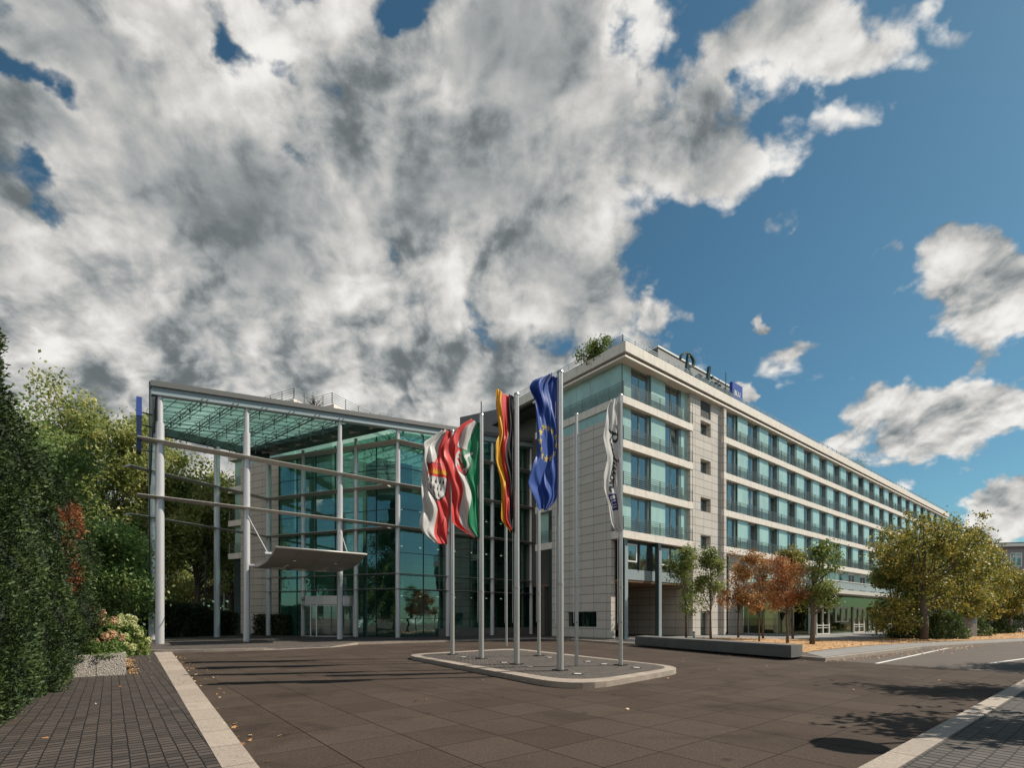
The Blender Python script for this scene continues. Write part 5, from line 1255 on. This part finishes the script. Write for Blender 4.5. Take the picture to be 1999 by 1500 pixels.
for i, (px, py, h, r_, m_, lab, th_) in enumerate(YT):
    p = G(px, py, .13)
    tree('young_tree', p, h, r_, th_, .05+.05*(i == 5)+.02*(h > 4), M[m_], 80+i, lab, group=gr, clusters=84 if h > 3.5 else 18, per=64 if h > 3.5 else 50, leaf=.12, cr=.42 if h > 3.5 else .3, skirt=.2)
gb = 'yellowing trees along the walkway on the right'
BT = [(1752, 1246, 6.9, 2.8, 'leaf_green', 'dark green tree left of the big yellow one', 1.2), (1803, 1249.5, 8.8, 4.1, 'leaf_yellow', 'big yellowing tree nearest the walkway', 1.0),
      (1862, 1243.5, 9.3, 3.7, 'leaf_yellow', 'yellow-green tree right behind the big one', 1.6), (1915, 1238, 8.8, 3.4, 'leaf_yellow', 'golden tree above the grey enclosure', 1.7),
      (1945, 1235.5, 7.2, 3.0, 'leaf_yellow', 'yellow tree with a thin trunk right of the grey enclosure', 1.7), (1971, 1236.5, 6.4, 2.7, 'leaf_yellow', 'yellow tree second from the right edge', 1.7), (2010, 1234.5, 6.2, 3.0, 'leaf_yellow', 'yellow-green tree at the right edge of the view', 1.5),
      (1830, 1240, 7.6, 3.2, 'leaf_yellow', 'yellowing tree behind the big one, half hidden', 1.5), (1890, 1240, 9.2, 3.4, 'leaf_yellow', 'olive tree between the big yellow one and the grey enclosure', 1.4)]
for i, (px, py, h, r_, m_, lab, th_) in enumerate(BT):
    p = G(px, py, .13); tree('walkway_tree', p, h, r_, th_, .13 if i != 1 else .2, M[m_], 100+i, lab, group=gb, clusters=150, per=125, leaf=.15, cr=.62, skirt=.9)
gs_ = 'dark shrubs under the walkway trees'
for i, (px, py, rx, h) in enumerate([(1787, 1247, 1.6, 1.9), (1838, 1247.5, 1.5, 2.3), (1880, 1242, 1.8, 2.4), (1930, 1236.5, 2.0, 2.2), (1985, 1234.5, 2.6, 2.3)]):
    p = G(px, py, .13); bush('shrub', p, rx, rx*.8, h, M['leaf_dark'], 5200, .15, 130+i, ['dark shrub left of the big yellow tree trunk', 'tall dark shrub right of the big yellow tree trunk', 'dark shrub behind the grey enclosure', 'dark shrub right of the grey enclosure', 'dark shrub at the right edge of the view'][i], group=gs_)
# hedge under the frame
hp = [at(262, 36.5), at(340, 38.5), at(400, 41.5), at(455, 44)]
rng = np.random.default_rng(77); C = []
for a, b, hh in zip(hp[:-1], hp[1:], (2.7, 2.6, 2.1)):
    nn = 9000; s = rng.random(nn); base = a+(b-a)*s[:, None]; C.append(base+np.stack([rng.uniform(-.5, .5, nn), rng.uniform(-.5, .5, nn), rng.uniform(0, 1, nn)**.8*hh*(1+.08*np.sin(s*19))], 1))
V, F = leaf_cards(np.concatenate(C), .15, rng); tag(np_obj('hedge', V, F, M['leaf_hedge'], None, origin=hp[0]), 'dark brown-green hedge behind the canopy columns', 'hedge')
C = rng.uniform(0, 1, (5200, 3))*np.array([4.2, 1.0, 1.9]); C = np.array([-22.2, 43.0, 0])+C[:, :1]*np.array([.80, -.30, 0])+C[:, 1:2]*np.array([.3, .8, 0])+C[:, 2:]*Z
V, F = leaf_cards(C, .15, rng); tag(np_obj('hedge', V, F, M['leaf_hedge'], None, origin=(-22.2, 43, 0)), 'ragged shrub hedge against the rear stone wall', 'hedge')
# rooftop plants
def rplant(p, h, r_, mat, n, label, seed, leaf=.15, bare=False):
    t = empty('roof_plant', p, label, 'roof plant'); rng = np.random.default_rng(seed); mb = MB(); tips = []
    for k in range(16 if bare else 7):
        d = rng.normal(size=3)*np.array([.5, .5, .2])+Z; e = p+d/np.linalg.norm(d)*h*rng.uniform(.6, 1); mb.tube([p, (p+e)/2+rng.normal(size=3)*.05, e], [.03, .02, .008], 5); tips.append(e); tips.append((p+e)/2)
        if bare:
            for j in range(5): m_ = p+(e-p)*rng.uniform(.4, .9); e2 = m_+rng.normal(size=3)*.3*h*.5; mb.tube([m_, e2], [.012, .006], 4); tips.append(e2)
    mb.build('stems', M['bark'], t); tips = np.array(tips); C = tips[rng.integers(len(tips), size=n)]+rng.normal(size=(n, 3))*r_*.3
    V, F = leaf_cards(C, leaf, rng); np_obj('foliage', V, F, mat, t)
rplant(P(HF, .5, 2.6, 20.0), 2.2, .8, M['leaf_green'], 2600, 'small green tree on the roof near the hotel corner', 5)
rplant(P(KF, 1.6, 9.0, 20.2), 2.3, 1.0, M['leaf_hedge'], 160, 'nearly bare round shrub on the rear wing roof', 6, .08, True)
rplant(P(HF, 47.5, 1.0, 20.3), 1.3, 1.2, M['leaf_green'], 500, 'green shrub halfway along the hotel roof edge', 7)
rplant(P(HF, 78.5, 1.0, 20.3), 1.1, 1.5, M['leaf_green'], 400, 'green shrub at the far end of the hotel roof', 8)
rplant(P(HF, 14.0, .9, 20.2), .8, .9, M['leaf_yellow'], 380, 'yellowish plants under the rooftop script letters', 9, .09)
rplant(P(KF, .9, 1.4, 20.2), 1.2, .7, M['leaf_hedge'], 160, 'wispy shrub behind the rear wing roof railing', 16, .08, True)

# ------------------------------------------------------------------ far things
br = empty('road_bridge', at(330, 62), 'stained concrete road bridge behind the hedge', 'bridge'); BRF = frame(at(200, 60), np.array([.97, .24, 0]), np.array([-.24, .97, 0]))
MB().box(BRF, -40, 32, 0, 9, 4.2, 6.0).build('deck', M['bridge'], br); MB().box(BRF, -40, 32, -.3, 0, 5.5, 6.3).build('edge_beam', M['bridge'], br)
mb = MB(); railing(mb, BRF, -40, 32, -.1, 6.3, n=3, h=1.0, step=2.0, w=.04, pw=.05); mb.build('railing', M['rail'], br)
for x in (-22, -4, 14): MB().box(BRF, x, x+1.2, 2, 7, 0, 4.2).build('pier', M['bridge'], br)
def lamp(p, h, label, mat):
    t = empty('street_lamp', p, label, 'street lamp', 'street lamps behind the hedge'); MB().tube([p, p+Z*h], [.09, .06], 8).build('post', mat, t); MB().tube([p+Z*h, p+Z*h+np.array([.9, 0, .1])], .035, 6).build('arm', mat, t); MB().box(frame(p+np.array([.8, 0, 0]), (1, 0, 0), (0, 1, 0)), 0, .5, -.12, .12, h+.02, h+.14).build('lamp_head', mat, t)
lamp(at(402, 47), 7.8, 'dark slim street lamp left of the second rear column', M['framedark']); lamp(at(438, 54), 9.5, 'pale street lamp right of the second rear column', M['white'])
def vehicle(name, loc, L, W_, Hh, body, label, cat, yaw):
    t = empty(name, loc, label, cat); fr = frame(loc, (math.cos(yaw), math.sin(yaw), 0), (-math.sin(yaw), math.cos(yaw), 0)); hw = W_/2; mb = MB(); zb = .35; zw = .55*Hh
    mb.hexa([P(fr, -L/2, -hw, zb), P(fr, L/2, -hw, zb), P(fr, L/2, hw, zb), P(fr, -L/2, hw, zb), P(fr, -L/2, -hw, zw), P(fr, L/2-.15, -hw, zw), P(fr, L/2-.15, hw, zw), P(fr, -L/2, hw, zw)]); 
    mb.hexa([P(fr, -L/2+.05, -hw+.03, zw), P(fr, L/2-1.1, -hw+.03, zw), P(fr, L/2-1.1, hw-.03, zw), P(fr, -L/2+.05, hw-.03, zw), P(fr, -L/2+.25, -hw+.15, Hh), P(fr, L/2-1.8, -hw+.15, Hh), P(fr, L/2-1.8, hw-.15, Hh), P(fr, -L/2+.25, hw-.15, Hh)])
    o = mb.build('body', body, t); bv = o.modifiers.new('bevel', 'BEVEL'); bv.width = .06; bv.segments = 2
    gw = MB(); z0, z1_ = zw+.08, Hh-.14; k0 = .22*(z0-zw)/(Hh-zw)
    gw.quad(P(fr, -L/2+.05+.02, hw-.22, z0), P(fr, -L/2+.05+.02, -hw+.22, z0), P(fr, -L/2+.19, -hw+.28, z1_), P(fr, -L/2+.19, hw-.28, z1_))
    for s in (-1, 1): gw.quad(*[P(fr, x, s*(hw-.015-.12*((z-zw)/(Hh-zw))), z) for x, z in ((-L/2+.3, z0), (L/2-1.3, z0), (L/2-1.85, z1_), (-L/2+.4, z1_))])
    gw.build('window', M['winglass'], t)
    for s in (-1, 1):
        for x in (-L/2+.8, L/2-.85): MB().tube([P(fr, x, s*(hw-.2), .33), P(fr, x, s*(hw+.01), .33)], .33, 16).build('wheel', M['plate'], t)
        MB().box(fr, -L/2-.02, -L/2+.02, s*(hw-.2)-.1, s*(hw-.2)+.1, zw-.35, zw-.05).build('tail_light', redm2, t)
    MB().box(fr, -L/2-.03, -L/2, -.26, .26, .75, .88).build('number_plate', M['white'], t)
redm2 = simple('red_lamp_plastic', (.5, .02, .02), .3); 
vehicle('van', at(418, 48.0, .1), 4.6, 1.95, 2.25, simple('mauve_grey_car_paint', (.16, .11, .12), .3, .3), 'mauve-grey van seen from behind between the hedge gaps', 'van', R(75))
vehicle('car', at(446, 52.0, .1), 4.3, 1.8, 1.6, simple('white_car_paint', (.7, .7, .7), .25), 'white car parked right of the van beyond the hedge', 'car', R(20))
vehicle('car', at(372, 53.0, .1), 4.3, 1.8, 1.5, simple('red_car_paint', (.42, .02, .02), .25), 'red car half hidden beyond the hedge', 'car', R(10))
rng = np.random.default_rng(5); nn = 26000; C = np.stack([rng.uniform(-110, 10, nn), rng.uniform(84, 92, nn), rng.uniform(0, 1, nn)**.8*10], 1); C[:, 2] *= 1+.25*np.sin(C[:, 0]*.35)+.12*np.sin(C[:, 0]*1.1)
V, F = leaf_cards(C, .8, rng); tag(np_obj('distant_wood', V, F, M['leaf_dark'], None, origin=(-50, 88, 0)), 'dark mass of distant trees seen under the road bridge', 'wood', kind='stuff')
# far office block on the right
FO = frame(at(1910, 93), np.array([.985, -.17, 0]), np.array([.17, .985, 0]))
fo = empty('office_building', P(FO, 0, 0, 0), 'distant grey office block with white window rows behind the yellow trees', 'building')
grm = simple('grey_render', (.23, .22, .23), .85, 0, .06); 
for k, (z0, z1_) in enumerate([(0, 7.0), (9.0, 11.0), (13.5, 14.0)]): MB().box(FO, 0, 30, 0, 12, z0, z1_).build('wall_band', grm, fo)
MB().box(FO, .1, 29.9, .6, 11.9, 7.0, 9.0).build('inner_wall', M['room'], fo); MB().box(FO, .1, 29.9, .6, 11.9, 11.0, 13.5).build('inner_wall', M['room'], fo)
MB().box(FO, -.8, 31, -.8, 12, 14.6, 15.1).build('roof_edge', M['white'], fo); MB().box(FO, 0, 30, .0, 12, 14.0, 14.6).build('roof_soffit', grm, fo)
MB().box(FO, -.6, 30.8, -.5, 12, 15.1, 15.35).build('roof', M['greypanel'], fo)
for z0, z1_ in ((7.0, 9.0), (11.0, 13.5)):
    for k in range(12):
        x = .3+k*2.4; f = MB(); 
        for q_ in (x, x+.9, x+1.8): f.box(FO, q_, q_+.12, .02, .14, z0, z1_)
        f.box(FO, x+.12, x+1.8, .03, .13, z0, z0+.12); f.box(FO, x+.12, x+1.8, .03, .13, z1_-.12, z1_); f.box(FO, x+.12, x+1.8, .03, .13, z1_-.8, z1_-.7)
        o = f.build('window', M['white'], fo); MB().box(FO, x+.12, x+1.8, .07, .09, z0+.12, z1_-.12).build('pane', M['winglass'], o)
        MB().box(FO, x+1.92, x+2.4, 0, .4, z0, z1_).build('pilaster', grm, fo)

# ------------------------------------------------------------------ off-frame things that shade or mirror into the view
tree('street_tree', (15.8, 11.6, 0), 7.6, 2.5, 2.4, .14, M['leaf_green'], 201, 'street tree beside the footpath on the right', group='street trees beside the footpath', clusters=60, per=80, leaf=.17, cr=.6)
tree('street_tree', (22.5, 16.6, 0), 7.5, 2.6, 2.4, .14, M['leaf_green'], 202, 'street tree farther along the footpath', group='street trees beside the footpath', clusters=70, per=80, leaf=.17, cr=.7)
tree('street_tree', (11.2, 7.7, 0), 6.0, 1.7, 2.6, .12, M['leaf_green'], 203, 'street tree nearest the camera beside the footpath', group='street trees beside the footpath', clusters=50, per=70, leaf=.17, cr=.6)
sp = np.array([7.5, 6.88, .05]); ts = empty('road_sign', sp, 'round road sign on a post beside the driveway', 'road sign'); MB().tube([sp, sp+Z*3.7], .035, 8).build('post', M['pole'], ts)
MB().tube([sp+Z*3.3+np.array([.04, .0, 0]), sp+Z*3.3+np.array([.07, .005, 0])], .42, 24).build('disc', M['white'], ts)
ob = empty('opposite_building', (10, -38, 0), 'plain office block across the road behind the viewer', 'building')
MB().box(WORLD, -30, 55, -50, -38, 0, 15).build('wall', simple('pale_office_render', (.34, .32, .30), .8), ob)
for k in range(4):
    for j in range(16): MB().box(WORLD, -28+j*5.2, -26.2+j*5.2, -37.99, -37.9, 1.4+k*3.5, 3.5+k*3.5).build('window', M['navy'], ob)
for i, (x, y, h) in enumerate([(-26, -16, 10), (-14, -24, 11), (4, -26, 10), (20, -22, 11), (34, -12, 10)]):
    tree('opposite_tree', (x, y, 0), h, 3.6, 2.6, .2, M['leaf_green'], 220+i, ['tree on the far left across the road behind the viewer', 'second tree across the road behind the viewer', 'middle tree across the road behind the viewer', 'fourth tree across the road behind the viewer', 'tree on the far right across the road behind the viewer'][i], group='trees across the road behind the viewer', clusters=50, per=60, leaf=.4, cr=1.0)

# ------------------------------------------------------------------ fallen leaves
rng = np.random.default_rng(9)
def litter(C, size, name, label, flat=.25):
    N = len(C); a = rng.uniform(0, 6.28, N); d = np.stack([np.cos(a), np.sin(a), rng.normal(size=N)*flat], 1); x = np.stack([-np.sin(a), np.cos(a), rng.normal(size=N)*flat], 1); s = (size*rng.uniform(.6, 1.3, N))[:, None]
    ring = []
    for k in range(10):
        an = 2*math.pi*k/10; r_ = (.5 if k % 2 == 0 else .24); ring.append(C+(d*math.cos(an)+x*math.sin(an))*s*r_*(1.0)+Z*.012+Z*rng.uniform(0, .018, N)[:, None])
    V = np.stack(ring, 1).reshape(-1, 3); F = np.arange(10*N).reshape(-1, 10); o = np_obj(name, V, F, M['litter']); o['kind'] = 'stuff'; tag(o, label, 'fallen leaves'); return o
def scat(n, f): return np.array([f() for _ in range(n)])
C1 = scat(130, lambda: G(0, 0)*0+(r1+(r3-r1)*rng.beta(1, 2.2))+np.array([abs(rng.normal())*.28+.04, rng.normal()*.1, .004]))
C2 = scat(45, lambda: np.array([rng.uniform(-9, 14), rng.uniform(5.5, 24), .006]))
C3 = scat(260, lambda: kp[17][0]+(kp[21][0]-kp[17][0])*rng.random()+np.array([rng.normal()*.35, -abs(rng.normal())*.4-.05, .006]))
litter(np.concatenate([C1, C2, C3]), .08, 'fallen_leaves', 'scattered dry leaves along the kerbs and on the driveway')
C4 = scat(300, lambda: P(PFr, .08+abs(rng.normal())*.12, rng.uniform(-.2, 7), .034)); C5 = scat(60, lambda: P(PFr, rng.uniform(.2, 2.2), rng.uniform(-5, 9), .034))
litter(np.concatenate([C4, C5]), .055, 'fallen_leaves', 'small brown leaves on the brick pavement beside the planter')
bedC = []
bp = np.array([b[:2] for b in bed])
def inpoly(p, poly):
    c = False
    for i in range(len(poly)):
        a, b = poly[i], poly[(i+1) % len(poly)]
        if (a[1] > p[1]) != (b[1] > p[1]) and p[0] < (b[0]-a[0])*(p[1]-a[1])/(b[1]-a[1])+a[0]: c = not c
    return c
while len(bedC) < 2600:
    p = np.array([rng.uniform(7, 50), rng.uniform(20, 50)])
    if inpoly(p, bp): bedC.append([p[0], p[1], bedz])
litter(np.array(bedC), .12, 'leaf_litter', 'thick carpet of orange leaves on the planted bed')
# island grime lines: nothing else rests there
scene.render.engine = 'CYCLES'
scene.cycles.max_bounces = 8; scene.cycles.transparent_max_bounces = 16; scene.cycles.diffuse_bounces = 3; scene.cycles.glossy_bounces = 4
